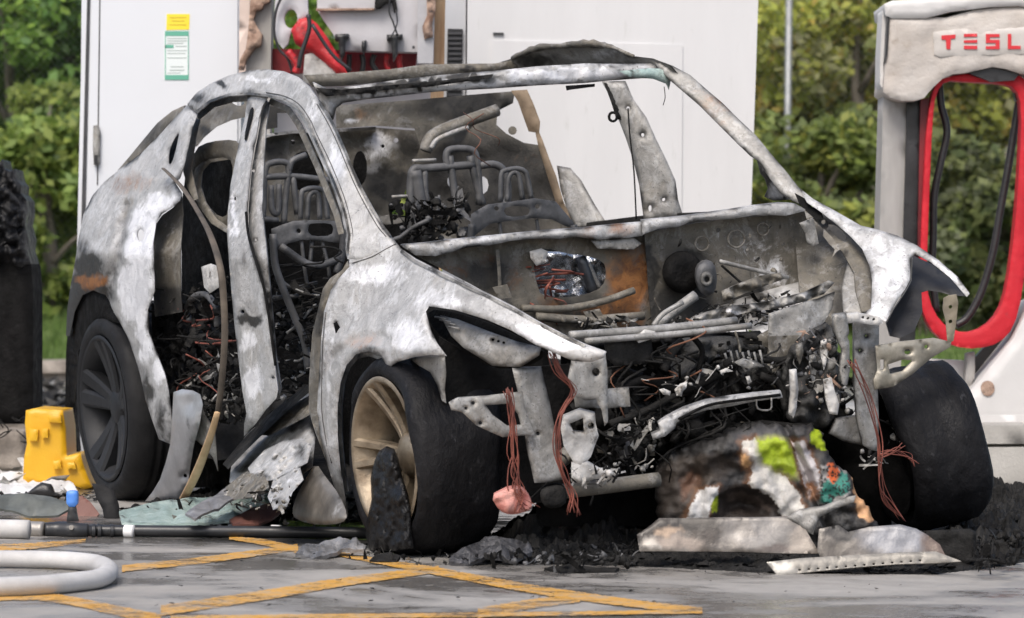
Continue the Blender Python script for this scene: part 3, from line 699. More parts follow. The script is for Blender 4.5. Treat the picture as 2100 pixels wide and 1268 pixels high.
# ================================================================== CABINETS
def cabinet_left():
    Y = 15.4
    t = thing('equipment_cabinet', 'white cabinet left of the car with yellow and green sticker on its door', 'cabinet', tuple(wy([(330, 960)], Y)[0] * (1, 1, 0)), 'white equipment cabinets')
    M = Matrix.Translation(t.location).inverted()
    def pr(*a, **k):
        o = prism(*a, **k); o.data.transform(M); o.parent = t; return o
    pr('cabinet_body', [(170, -300), (494, -300), (494, 300), (490, 960), (148, 960), (160, 420), (166, 150)], Y + .012, 0.85, CABW, step=60)
    pr('gasket', [(186, -280), (191, -280), (176, 400), (163, 930), (156, 930), (168, 400)], Y + .006, .02, SEAM, step=60)
    d = pr('door', [(194, -280), (488, -280), (485, 940), (172, 940), (182, 400)], Y, .03, CABW, step=60)
    pr('door_seam', [(206, -200), (208.5, -200), (201, 380), (198.5, 380)], Y - .002, .002, SEAM, step=60)
    h = pr('latch', [(191, 258), (201, 256), (205, 270), (204, 336), (192, 338), (190, 300)], Y - .025, .03, GREYM, rnd=.006, rpx=3, step=6)
    k = pr('latch_lever', [(193, 318), (200, 318), (199, 337), (192, 337)], Y - .035, .012, BLACKP, step=8)
    s = pr('sticker', [(336.5, 64), (387.5, 63), (387, 164), (336.5, 165)], Y - .002, .002, STK_W, step=40)
    y_ = pr('warning_label', [(342, 29), (389, 29), (388, 61), (341, 62)], Y - .002, .002, STK_Y, step=40)
    def prn(poly, m, par, nm='print_line'):
        o = prism(nm, poly, Y - .0032, .001, m, step=60); o.data.transform(M); o.parent = par
    for (x0, x1, ya, yb, m) in ((338, 387, 64, 74, STK_G), (338, 387, 154, 164, STK_G), (338, 356, 92, 99, STK_G), (338.2, 340, 74, 154, STK_G), (385.4, 387, 74, 154, STK_G),
                                (343, 383, 78, 80, STK_D), (343, 383, 83, 85, STK_D), (343, 376, 88, 90, STK_D), (360, 383, 94, 96, STK_D), (343, 383, 103, 104.5, STK_D), (343, 380, 109, 110.5, STK_D),
                                (343, 383, 118, 119.5, STK_D), (350, 376, 136, 138, STK_D), (348, 378, 143, 145, STK_D), (343, 370, 149, 150.5, STK_D)):
        prn([(x0, ya), (x1, ya), (x1, yb), (x0, yb)], m, s)
    for (x0, x1, ya, yb) in ((348, 382, 35, 37), (352, 378, 42, 44), (348, 382, 50, 51.5)):
        prn([(x0, ya), (x1, ya), (x1, yb), (x0, yb)], simple('ochre_print', (.55, .42, .03), (.6, .46, .04), 3, .5, 0, 0, 0), y_)
cabinet_left()
def cabinet_right():
    Y = 15.7
    t = thing('equipment_cabinet', 'big plain white cabinet behind the car roof and windscreen opening', 'cabinet', tuple(wy([(1250, 960)], Y)[0] * (1, 1, 0)), 'white equipment cabinets')
    M = Matrix.Translation(t.location).inverted()
    def pr(*a, **k):
        o = prism(*a, **k); o.data.transform(M); o.parent = t; return o
    pr('cabinet_body', [(960, -300), (1558, -300), (1555, 0), (1541, 420), (1528, 962), (948, 962), (958, 100)], Y, .9, CABW2, step=60)
    pr('door_panel', [(1009, 83), (1400, 92), (1395, 900), (1000, 900)], Y - .008, .012, CABW2, step=60)
    pr('hinge', [(1011, 67), (1033, 67), (1033, 71), (1011, 71)], Y - .012, .014, SEAM, step=12)
    pr('side_housing', [(914, -300), (957, -300), (955, 100), (946, 962), (904, 962)], Y + .05, .8, CABG, step=60)
    v = pr('vent', [(918, 59), (949, 60), (946, 300), (914, 300)], Y + .03, .022, BLACKP, step=40)
    for k in range(22):
        y = 66 + k * 10.5
        o = prism('louvre', [(919.5, y), (947.5, y), (947.5, y + 5), (919.5, y + 5)], Y + .018, .012, SEAM, step=40); o.data.transform(M); o.parent = v
cabinet_right()

def burnt_charger():
    Y = 14.9
    t = thing('burnt_charger', 'burnt charger post with exposed red innards above the car roof', 'charger', tuple(wy([(700, 980)], Y)[0] * (1, 1, 0)))
    M = Matrix.Translation(t.location).inverted()
    def pr(*a, **k):
        o = prism(*a, **k); o.data.transform(M); o.parent = t; return o
    def tb(pix, Yy, r, m, nm, **k):
        vs, fs = tube_geo(catmull(wy(pix, Yy), 5), r, 7, **k); o = link(nm, mesh(nm, vs, fs), m, t); o.data.transform(M); return o
    pr('back_board', [(492, -120), (515, -120), (512, 20), (510, 150), (490, 150)], Y + .3, .05, simple('pale_board', (.50, .40, .35), (.66, .55, .50), 6, .8), step=20)
    pr('post', [(515, -120), (560, -120), (556, 60), (555, 150), (545, 980), (500, 980), (503, 150), (512, 60)], Y + .12, .16, POST, step=30)
    pr('torn_insulation', [(519, -40), (560, -30), (552, 2), (541, 8), (536, 18), (524, 22), (519, 40), (528, 58), (537, 70), (534, 92), (520, 98), (512, 112), (504, 122), (498, 142), (488, 142), (492, 120), (503, 100), (507, 70), (510, 40), (512, 5)], Y + .05, .06, FOAM, rnd=.02, rpx=9, step=7, bump=.03)
    pr('white_panel', [(565, 110), (885, 100), (885, 330), (560, 330)], Y + .36, .03, PLATE, step=30)
    pl = pr('equipment_plate', [(648, -140), (862, -140), (858, 107), (700, 103), (690, 80), (662, 40), (650, 20)], Y + .02, .10, PLATE, rnd=.008, rpx=5, step=18)
    pr('upper_plate', [(646, -140), (772, -140), (770, 18), (652, 19)], Y - .01, .02, PLATE, rnd=.004, rpx=4, step=18)
    pr('plate_lip', [(648, 17.5), (768, 17), (768, 21), (648, 22)], Y - .02, .03, FOAM, step=12)
    pr('plate_edge', [(857, -140), (893, -140), (888, 130), (856, 130)], Y - .005, .12, simple('edge_metal', (.32, .32, .34), (.44, .44, .46), 6, .5), step=18)
    pr('torn_edge', [(872, -60), (892, -60), (893, 20), (886, 50), (888, 75), (870, 80), (866, 55), (876, 30)], Y - .03, .03, FOAM, rnd=.012, rpx=6, step=7, bump=.02)
    pr('red_base', [(556, 100), (856, 106), (850, 150), (556, 150)], Y + .22, .06, simple('dark_red_plastic', (.16, .01, .015), (.3, .02, .025), 6, .5), step=18)
    pr('red_arm', [(596, 60), (612, 38), (632, 34), (650, 48), (668, 72), (690, 108), (712, 150), (690, 152), (664, 128), (640, 108), (622, 100), (604, 88)], Y - .06, .09, REDS, rnd=.03, rpx=14, step=8, bump=.012)
    pr('grey_bracket', [(568, -60), (628, -60), (632, 30), (618, 40), (600, 52), (590, 90), (580, 100), (564, 80), (562, 30)], Y - .02, .05, PLATE, rnd=.01, rpx=5, step=9, holes=[circ(596, 38, 14, 20, 12)], bump=.006)
    pr('white_liner', [(625, 112), (640, 108), (690, 142), (695, 170), (620, 170)], Y - .04, .04, ASHW, rnd=.01, rpx=6, step=10)
    tb([(596, -30), (570, 10), (562, 60), (572, 100), (590, 120), (600, 150)], Y - .05, .006, BLACKP, 'cable')
    tb([(632, 30), (634, 60), (618, 110), (612, 140)], Y - .12, .010, BLACKP, 'cable')
    tb([(640, 50), (680, 110), (720, 145)], Y - .14, .008, BLACKP, 'cable')
    tb([(590, 105), (610, 132), (606, 150)], Y - .08, .018, REDS, 'red_fitting')
    for (x, y, w_) in ((700, 75, 13), (808, 76, 15)):
        pr('melted_hook', [(x - w_, y - 5), (x + w_ + 2, y - 6), (x + w_ + 2, y + 3), (x + 8, y + 3), (x + 6, y + 35), (x - 2, y + 50), (x - 4, y + 30), (x - 7, y + 8), (x - w_, y + 8)], Y - .05, .07, BLACKP, rnd=.01, rpx=5, step=5, bump=.006)
    pr('melted_hook', [(742, 84), (751, 82), (750, 100), (745, 112), (741, 100)], Y - .04, .06, BLACKP, rnd=.01, rpx=4, step=5)
    pr('melted_drip', [(770, -20), (800, -30), (812, 0), (815, 22), (808, 26), (803, 5), (790, 8), (778, 18), (768, 16)], Y - .04, .03, CHAR, rnd=.01, rpx=5, step=5, bump=.006)
    tb([(805, -40), (798, 20), (806, 45), (815, 72)], Y - .05, .004, BLACKP, 'wire')
    tb([(812, 20), (814, 50), (800, 80)], Y - .06, .003, BLACKP, 'wire')
    pr('bolt', circ(848, 97, 3), Y - .01, .02, BLACKP, step=3)
    for k in range(6):
        x = 690 + k * 26
        tb([(x, 112), (x + random.uniform(-6, 6), 130), (x + random.uniform(-8, 8), 150)], Y + .1, .012, random.choice((REDS, BLACKP)), 'melted_strand')
burnt_charger()
pb = prism('wooden_board', [(887, -150), (915, -150), (911, 132), (905, 500), (895, 975), (868, 975), (884, 132)], 15.05, .04, PLY, None, rnd=.003, rpx=3, step=40)
tag(pb, 'narrow upright wooden board between burnt charger and white cabinet', 'board')

# ================================================================== CHARGER (right)
def charger():
    Y = 14.45
    t = thing('charger', 'white and red charger post with red TESLA lettering at right', 'charger', (float(wy([(2030, 872)], Y)[0][0]), Y, float(wy([(2030, 868)], Y)[0][2])))
    M = Matrix.Translation(t.location).inverted()
    def pr(*a, **k):
        o = prism(*a, **k); o.data.transform(M); o.parent = k.get('parent') or t; return o
    def tb(pix, Yy, r, m, nm, seg=10, **k):
        vs, fs = tube_geo(catmull(wy(pix, Yy), 6), r, seg, **k); o = link(nm, mesh(nm, vs, fs), m, t); o.data.transform(M); return o
    CXX = 2026
    L = [(1816, 44), (1822, 36), (1900, 34), (1960, 14), (CXX, 10)]
    sh_left = [(1822, 34), (1817, 120), (1812, 188), (1826, 200), (1850, 207), (1880, 206), (1897, 200), (1906, 188), (1916, 178), (1934, 161), (1955, 152), (1984, 149), (2010, 143), (2036, 137)]
    sh_right = [(2062, 141), (2090, 150), (2110, 153), (2130, 165), (2150, 185), (2160, 200), (2200, 206), (2236, 190), (2238, 34)]
    pr('shroud', sh_left + sh_right + [(2080, 12), (2000, 20), (1940, 36)], Y, .36, SHROUD, rnd=.012, rpx=10, step=11, bump=.012)
    pr('lid', [(1814, 8), (1830, 1), (1870, -1), (1950, -8), (2030, -14), (2240, -8), (2242, 34), (2090, 12), (2034, 14), (1950, 24), (1900, 37), (1830, 38), (1816, 30)], Y - .02, .42, SHROUDW, rnd=.012, rpx=8, step=8, bump=.004)
    pr('dark_slit', [(1820, 30), (1825, 28), (1820, 110), (1815, 128)], Y - .004, .06, BLACKP, step=14)
    pr('side_flap', [(1811, 20), (1818, 18), (1816, 70), (1812, 130), (1812, 185), (1805, 172), (1806, 110)], Y + .05, .2, SHROUDW, rnd=.01, rpx=4, step=9)
    pr('sign_plate', [(1914, 66), (1960, 60), (2140, 54), (2142, 110), (2000, 114), (1928, 117), (1916, 112)], Y - .008, .02, simple('sign_plastic', (.46, .43, .40), (.55, .52, .49), 5, .55, 0, 60, .002), rnd=.006, rpx=7, step=9)
    let = {
        'T': [[(1931, 73), (1960, 71), (1959, 79), (1950, 80), (1949, 101), (1941, 101), (1940, 82), (1931, 81)]],
        'E': [[(1977, 70), (2004, 69), (2004, 75), (1977, 76)], [(1977, 83), (2004, 82), (2004, 88), (1977, 88)], [(1977, 94), (2004, 94), (2004, 101), (1977, 101)]],
        'S': [[(2022, 70), (2050, 70), (2050, 76), (2030, 76.5), (2030, 82), (2050, 82), (2050, 101), (2022, 101), (2022, 95), (2042, 94.5), (2042, 88.5), (2022, 88.5)]],
        'L': [[(2067, 70), (2074, 70), (2074, 94), (2093, 94), (2093, 101), (2067, 101)]],
        'A': [[(2111, 70), (2139, 70), (2139, 76), (2111, 76)], [(2111, 82), (2139, 82), (2139, 101), (2132, 101), (2132, 89), (2118, 89), (2118, 101), (2111, 101)]]}
    for ch, parts in let.items():
        for p in parts: pr('letter', p, Y - .0125, .005, REDL, step=6)
    pr('grey_column', [(1812, 195), (1860, 208), (1855, 480), (1845, 868), (1795, 868), (1804, 480)], Y + .14, .22, POST, rnd=.006, rpx=4, step=24)
    pr('black_column', [(1861, 204), (1893, 204), (1888, 480), (1876, 720), (1845, 720), (1853, 480)], Y + .12, .2, BLACKP, rnd=.01, rpx=5, step=20)
    # red loop: a thick shaped ring
    ring_o = [(1917, 172), (1902, 240), (1893, 400), (1888, 520), (1887, 600), (1895, 650), (1920, 690), (1960, 712), (2005, 716), (2050, 704), (2080, 672), (2098, 600), (2110, 470), (2118, 330), (2120, 200), (2105, 160), (2060, 146), (1990, 150), (1940, 158)]
    ring_i = [(1920, 190), (1913, 240), (1906, 400), (1902, 520), (1900, 590), (1915, 640), (1942, 672), (1980, 684), (2020, 672), (2050, 640), (2066, 590), (2082, 470), (2092, 330), (2096, 220), (2084, 180), (2050, 170), (1990, 168), (1940, 164)]
    pr('red_loop', smooth_poly(ring_o), Y + .06, .09, RED, holes=[smooth_poly(ring_i)], rnd=.007, rpx=5, step=7, bump=.003)
    pr('loop_dark_edge', [(1888, 205), (1905, 200), (1896, 420), (1890, 520), (1882, 520), (1884, 400)], Y + .10, .1, simple('dark_red_plastic_edge', (.10, .006, .01), (.2, .012, .018), 6, .5), step=18)  # darker red strip along the loop's left side
    pr('socket_hood', [(1985, 150), (2034, 138), (2090, 152), (2080, 165), (2034, 168)], Y + .03, .2, BLACKP, step=10)
    tb([(1926, 165), (1930, 215), (1942, 270), (1930, 330), (1916, 400), (1914, 480), (1912, 560), (1920, 640)], Y + .18, .016, BLACKP, 'cable')
    tb([(2096, 170), (2086, 230), (2070, 330), (2052, 430), (2036, 520), (2012, 600), (1985, 650), (1960, 668)], Y + .2, .017, BLACKP, 'cable')
    pr('cable_plug', [(2078, 172), (2106, 172), (2104, 210), (2084, 206)], Y + .12, .06, BLACKP, rnd=.01, rpx=5, step=7)
    pr('black_back_panel', [(2030, 700), (2085, 668), (2115, 600), (2200, 560), (2200, 720), (2080, 770), (2045, 790), (1990, 800), (1994, 740)], Y + .28, .06, BLACKP, step=18)
    pr('inner_box', [(1900, 736), (1982, 740), (1982, 800), (1975, 860), (1900, 860)], Y + .2, .1, SHROUDW, rnd=.01, rpx=5, step=14)
    pr('inner_post', [(1984, 725), (2000, 722), (2000, 775), (1988, 800), (1980, 790)], Y + .12, .08, POST, rnd=.01, rpx=4, step=9)
    pr('pedestal', [(2118, 620), (2250, 560), (2250, 872), (1990, 870), (1978, 838), (1984, 810), (2004, 790), (2040, 745), (2080, 695)], Y - .02, .40, SHROUDW, rnd=.04, rpx=22, step=12)
    pr('pedestal_foot', [(1985, 852), (2250, 850), (2250, 871), (1985, 871)], Y - .04, .44, SHROUDW, rnd=.006, rpx=4, step=20)
    pr('sensor', circ(2026, 797, 14, 16, 16), Y - .026, .02, FOAM, step=4)
    pr('seal', [(1985, 867), (2250, 867), (2250, 872.5), (1985, 872.5)], Y - .044, .02, SEAM, step=30)
charger()

# ================================================================== THE CAR
car = thing('burnt_car', 'burnt out light grey car shell without doors, bonnet or glass', 'car', matrix=CM)
car['carframe'] = 1
VD = (0.906, -0.422, 0.0)                      # plates are thick along the car's length and a little sideways
def part(name, poly, surf, mat=BURNT, parent=None, **k):
    k.setdefault('toward', VD)
    return sheet(name, poly, surf, mat, parent or car, **k)
car_sub = {}
def sub(o):                                    # lets sub-parts be built in the car frame
    o['carframe'] = 1; return o

# --- near side frame: roof rail, screen pillar
rail_out = [(383, 214), (402, 190), (430, 172), (468, 155), (508, 145), (545, 142), (580, 146), (610, 158), (634, 178), (652, 205), (672, 232), (690, 268), (706, 305), (722, 345), (742, 388), (765, 430), (788, 468), (804, 490)]
rail_in = [(790, 520), (740, 540), (712, 532), (706, 508), (708, 482), (700, 442), (690, 410), (675, 370), (655, 325), (637, 286), (620, 250), (600, 222), (574, 206), (545, 199), (516, 196), (470, 198), (430, 212), (406, 232)]
part('roof_side_rail', rail_out + rail_in, S(), th=.06, rnd=.016, rpx=10, step=8, bump=.006,
     stain=[(760, 420, 60, 50, 'r', .15), (400, 205, 40, 20, 'r', .45), (455, 172, 12, 7, 'r', .8), (600, 200, 60, 30, 'g', .1), (640, 230, 30, 50, 'b', .5), (690, 340, 25, 60, 'b', .6), (540, 160, 60, 12, 'b', .5), (742, 370, 12, 60, 'b', .3), (520, 195, 30, 10, 'r', .35)])
part('roof_inner_flange', strip([(404, 240), (436, 214), (476, 203), (510, 201)], 14), S(.05), BURNTD, th=.03, step=7, stain=[(450, 215, 60, 20, 'r', .4)])
part('a_pillar_inner', strip([(552, 207), (590, 224), (612, 256), (632, 300), (652, 345), (672, 395), (690, 440), (700, 480)], 12), S(.05), BURNTD, th=.04, step=7)
# --- door post between the openings
bp = [(507, 196), (526, 193), (548, 200), (538, 218), (531, 240), (524, 285), (520, 300), (514, 340), (510, 380), (506, 430), (507, 470), (512, 500), (524, 540), (540, 590), (549, 640), (556, 690), (562, 740), (570, 800), (566, 818), (544, 842), (522, 872), (500, 896), (500, 870), (505, 849), (496, 800), (488, 734), (480, 664), (476, 620), (470, 550), (465, 480), (467, 430), (472, 380), (480, 340), (490, 290), (502, 240)]
part('door_post', bp, S(.01), th=.04, rnd=.010, rpx=7, step=7, holes=[circ(483, 408, 4), circ(497, 640, 4), circ(560, 775, 3)],
     dmod=lambda P: -.018 * np.clip((P[:, 1] - 480) / 60, 0, 1) * np.clip(1 - np.abs(P[:, 0] - (505 + .08 * (P[:, 1] - 480))) / 20, 0, 1),
     stain=[(498, 560, 25, 70, 'g', .12), (500, 520, 14, 40, 'r', .3), (515, 655, 22, 9, 'r', .95), (508, 700, 25, 40, 'b', .6), (520, 780, 25, 50, 'b', .7), (478, 450, 10, 90, 'b', .6), (512, 225, 8, 30, 'r', .4), (510, 870, 20, 25, 'r', .4)])
part('door_post_slot', smooth_poly([(512, 226), (518, 218), (520, 228), (509, 270), (504, 290), (500, 284)]), S(.002), CHARD, th=.012, step=6, bump=0)
part('door_post_inner', [(546, 206), (552, 215), (545, 260), (543, 300), (540, 350), (537, 430), (545, 500), (552, 575), (558, 640), (566, 734), (576, 800), (572, 812), (566, 740), (558, 690), (551, 640), (542, 588), (527, 536), (515, 498), (510, 470), (509, 432), (513, 380), (517, 340), (524, 300), (528, 282), (535, 240)],
     S(.05), th=.04, rnd=.012, rpx=8, step=8, stain=[(530, 330, 10, 40, 'b', .4), (545, 600, 14, 120, 'b', .4), (555, 740, 12, 50, 'r', .4)], holes=[circ(519, 351, 3.5), circ(523, 493, 3.5)])
ptube('seam', [(505, 436), (508, 472), (514, 500), (526, 540), (541, 590), (550, 640), (557, 690), (565, 750)], S(-.004), .005, CHARD, car, seg=6)

SEAMG = simple('dark_seam_grey', (.05, .05, .05), (.11, .108, .105), 20, .8, 0, 0, 0)  # dark grey for the thin lines along panel joints
def seam(pix, inset=-.001, r=.0017, m_=None): ptube('seam', pix, S(inset), r, m_ or SEAMG, car, seg=5, per=4)
FL = dict(th=.006, step=5, bump=.002)
part('seal_flange', strip([(712, 520), (716, 482), (708, 440), (698, 408), (684, 372), (664, 326), (646, 286), (629, 250), (608, 220), (580, 203), (546, 196), (516, 193)], 5), S(-.006), GREYM, **FL)
seam([(720, 520), (724, 482), (716, 440), (706, 405), (692, 368), (672, 322), (653, 283), (636, 246), (613, 214), (582, 197), (546, 190)])
part('seal_flange', strip([(516, 192), (470, 194), (430, 208), (402, 230)], 5), S(-.006), GREYM, **FL)
part('screen_flange', strip([(656, 212), (680, 250), (700, 292), (718, 336), (736, 378), (758, 420), (782, 460), (800, 484)], 5), S(-.004), GREYM, **FL)
seam([(650, 214), (672, 252), (692, 294), (711, 340), (730, 384), (752, 426), (774, 464), (792, 486)])
seam([(404, 233), (396, 226), (386, 216)])
# --- near rear quarter
q = [(382, 216), (406, 230), (394, 262), (386, 300), (377, 340), (368, 366), (358, 376), (372, 398), (368, 412), (354, 424), (330, 440), (319, 458), (313, 500), (315, 550), (316, 598), (302, 636), (304, 684), (320, 725), (338, 772), (345, 803), (350, 843), (352, 880), (348, 912), (325, 902), (312, 866), (297, 820), (287, 772), (276, 735), (260, 690), (244, 661), (228, 634), (213, 606), (190, 596), (168, 606), (152, 640), (142, 690), (134, 690), (136, 640), (143, 590), (152, 540), (160, 490), (170, 440), (188, 402), (212, 374), (246, 346), (285, 318), (325, 278), (350, 250)]
hole_w = smooth_poly([(368, 268), (354, 288), (345, 314), (345, 340), (352, 334), (360, 306)])
part('rear_quarter_panel', q, S(), th=.02, rnd=.018, rpx=14, step=8, holes=[hole_w, circ(287, 483, 7, 13, 8)], bump=.006,
     dmod=lambda P: -.05 * np.clip(1 - np.abs(P[:, 0] - (262 - .22 * (P[:, 1] - 420))) / 16, 0, 1) * (P[:, 1] > 415) * (P[:, 1] < 640) + .02 * np.clip(1 - np.hypot((P[:, 0] - 300) / 60, (P[:, 1] - 370) / 50), 0, 1),
     stain=[(285, 372, 70, 30, 'g', .34), (256, 384, 40, 24, 'g', .36), (330, 330, 30, 30, 'g', .2), (185, 500, 30, 50, 'b', .25), (262, 425, 14, 26, 'r', .34), (256, 455, 14, 30, 'r', .36), (249, 490, 14, 30, 'r', .36), (242, 525, 15, 30, 'r', .38), (234, 560, 15, 30, 'r', .42), (224, 592, 14, 24, 'r', .5), (185, 545, 50, 34, 'r', .75), (165, 520, 20, 40, 'r', .4), (225, 600, 22, 26, 'r', .5), (190, 480, 40, 60, 'r', .16), (250, 380, 50, 16, 'r', .16), (345, 290, 14, 60, 'r', .2), (185, 600, 40, 26, 'r', 1.4), (184, 578, 28, 14, 'g', 1.6), (200, 566, 20, 12, 'g', .6), (150, 650, 30, 60, 'r', 1.8), (290, 500, 36, 80, 'b', 1.1), (275, 600, 40, 70, 'b', 1.2), (330, 420, 40, 30, 'b', 1.0), (300, 690, 26, 60, 'b', .9), (330, 860, 18, 60, 'r', .45), (300, 800, 14, 60, 'r', .6), (332, 740, 12, 60, 'b', .8), (355, 330, 16, 40, 'r', .25), (168, 585, 26, 30, 'r', .9), (345, 375, 20, 18, 'r', .3)])  # soot-channel circles down the crease paint in its shade; other blobs are stains
part('quarter_jamb', [(369, 404), (372, 400), (376, 440), (370, 520), (371, 600), (374, 640), (318, 650), (314, 600), (316, 550), (314, 500), (320, 460), (332, 442), (356, 425)], S(.09), BURNTD, th=.02, step=9, bump=.006,
     stain=[(345, 470, 20, 60, 'b', .2), (345, 620, 40, 40, 'r', .9)])
# wheel arch liner remains behind the rear tyre
part('wheel_arch_liner', [(168, 604), (192, 594), (214, 606), (230, 640), (245, 664), (200, 660), (160, 720), (150, 860), (158, 930), (134, 932), (128, 916), (132, 840), (134, 720), (140, 650)], S(.02), CHARD, th=.12, rnd=.02, rpx=10, step=10, bump=.01)
part('quarter_glass_backing', [(372, 262), (350, 284), (338, 316), (340, 346), (356, 340), (368, 300)], S(.08), CHARD, th=.02, step=9)
part('rear_opening_header', [(400, 244), (436, 216), (476, 204), (508, 202), (504, 240), (474, 247), (444, 260), (418, 282), (404, 300), (394, 304)], S(.22), BURNTD, th=.02, step=7, bump=.008, holes=[smooth_poly([(474, 206), (500, 203), (502, 214), (488, 218), (476, 212)])], stain=[(460, 230, 50, 20, 'r', .3), (420, 270, 20, 30, 'r', .5)])
part('hatch_edge', [(378, 216), (352, 228), (322, 252), (292, 288), (264, 322), (240, 350), (248, 346), (286, 316), (326, 276), (348, 250), (370, 240)], S(.08), BURNTD, th=.05, rnd=.015, rpx=8, step=7, stain=[(310, 280, 80, 60, 'r', .35)])
# inner panel seen through the rear door opening
part('rear_inner_panel', smooth_poly([(398, 305), (430, 290), (480, 286), (492, 300), (486, 360), (474, 480), (455, 474), (428, 440), (402, 392), (392, 350)]), Y_(-.62), BURNTD, th=.02, rnd=.02, rpx=9, step=8,
     holes=[smooth_poly([(404, 345), (420, 325), (470, 322), (478, 350), (468, 440), (450, 448), (424, 422), (404, 385)])], stain=[(440, 300, 60, 14, 'r', .3)])
part('c_pillar_inner', strip([(470, 322), (428, 328), (407, 348), (402, 384), (414, 420), (438, 454), (470, 476)], [10, 13, 16, 18, 17, 14, 10]), S(.16), BURNTD, th=.03, rnd=.012, rpx=7, step=6)
part('c_pillar_flange', strip([(404, 244), (395, 280), (388, 320), (384, 352), (392, 384), (402, 410)], [12, 13, 15, 18, 16, 10]), S(.07), BURNTD, th=.03, rnd=.008, rpx=5, step=6, stain=[(388, 340, 16, 40, 'g', .3)])

# --- near front fender with hinge pillar
fd = [(804, 488), (822, 510), (852, 531), (902, 556), (950, 579), (1000, 602), (1055, 630), (1100, 657), (1150, 683), (1200, 706), (1244, 722), (1240, 734), (1212, 744), (1175, 741), (1100, 709), (1050, 679), (1000, 657), (932, 636), (880, 629), (873, 640), (884, 680), (897, 706), (916, 731), (882, 729), (850, 733), (815, 743), (796, 756), (780, 730), (756, 721), (730, 727), (710, 750), (698, 786), (692, 834), (692, 894), (697, 954), (706, 1010), (713, 1062), (698, 1035), (682, 990), (668, 944), (655, 890), (650, 844), (652, 784), (658, 700), (664, 640), (678, 596), (694, 572), (716, 548), (716, 522), (714, 492), (745, 470), (780, 462)]
part('front_fender', fd, S(), th=.012, rnd=.012, rpx=10, step=7, bump=.007, bsc=7, holes=[[(683, 664), (690, 660), (697, 672), (688, 686)]],
     dmod=lambda P: -.03 * np.exp(-(((np.hypot(P[:, 0] - 765, (P[:, 1] - 850) * .75) - 118) / 9) ** 2)) * (P[:, 1] < 800) * (P[:, 0] < 800),
     stain=[(750, 700, 50, 22, 'g', .35), (705, 740, 14, 40, 'g', .25), (770, 560, 90, 40, 'b', .6), (900, 620, 120, 40, 'b', .4), (1130, 690, 100, 30, 'b', .9), (840, 690, 60, 50, 'b', .5), (672, 720, 20, 160, 'b', .4), (850, 570, 30, 14, 'g', .2), (700, 1000, 20, 60, 'r', .3), (756, 720, 50, 12, 'r', .35), (700, 600, 40, 40, 'r', .15), (860, 725, 60, 10, 'r', .25)])
part('hinge_pillar', [(712, 536), (700, 556), (676, 572), (662, 592), (654, 625), (640, 684), (633, 784), (633, 844), (646, 888), (670, 950), (694, 1010), (712, 1060), (698, 1036), (672, 960), (660, 900), (652, 844), (654, 784), (660, 690), (666, 640), (680, 600), (696, 574), (718, 550)], S(.03), BURNTD, th=.08, rnd=.012, rpx=8, step=8,
     stain=[(645, 760, 12, 120, 'r', .25), (655, 650, 16, 60, 'r', .5)])
# arch return lip (bare metal) and torn lip end
part('arch_lip', strip([(796, 754), (781, 733), (757, 725), (731, 731), (712, 753), (700, 788), (695, 836), (695, 894), (700, 955), (708, 1010)], 12), S(.03), GREYM, th=.05, step=7)
part('torn_arch_strip', [(838, 736), (880, 730), (912, 732), (915, 765), (912, 800), (915, 828), (906, 822), (896, 790), (882, 764), (858, 750)], S(.06), GREYM, th=.01, rnd=.01, rpx=6, step=7, bump=.01)
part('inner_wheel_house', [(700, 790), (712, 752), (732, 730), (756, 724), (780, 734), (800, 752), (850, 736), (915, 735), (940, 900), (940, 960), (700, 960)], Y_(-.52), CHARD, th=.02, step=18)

seam([(722, 540), (760, 528), (790, 512), (812, 500)])
part('bonnet_flange', strip([(822, 515), (852, 537), (902, 562), (950, 585), (1000, 608), (1055, 636), (1100, 662), (1150, 687), (1200, 710)], 6), S(-.004), GREYM, **FL)
seam([(668, 640), (662, 700), (660, 780), (660, 844), (668, 900), (680, 950)], r=.0018)
# --- headlight bucket
part('headlight_bucket', smooth_poly([(876, 634), (932, 640), (1000, 661), (1050, 684), (1100, 712), (1122, 726), (1100, 745), (1060, 756), (1010, 756), (950, 722), (905, 690), (884, 668)]), S(.14), CHARD, th=.02, step=10)
part('headlight_reflector', [(902, 648), (940, 657), (1000, 680), (1060, 702), (1110, 714), (1106, 730), (1068, 754), (1010, 752), (950, 714), (925, 690)], S(.10), GREYM, th=.012, rnd=.02, rpx=10, step=8, bump=.012, holes=[circ(1011, 698, 3), circ(1022, 701, 3), circ(1033, 704, 3)])
for (x, y) in ((902, 650), (912, 656), (922, 662), (930, 670)):
    ptube('heat_fin', [(x - 10, y), (x + 12, y + 4)], S(.08), .003, GREYM, car, seg=5, per=2)
part('front_cavity', [(900, 690), (950, 720), (1010, 754), (1060, 756), (1250, 740), (1260, 900), (1240, 1010), (1120, 1030), (1010, 1040), (960, 1000), (900, 800)], PL((0.25, -.9, 0), (0.25, -.9, 1), (0.12, .0, 0)), CHARD, th=.02, step=24, bump=.02)

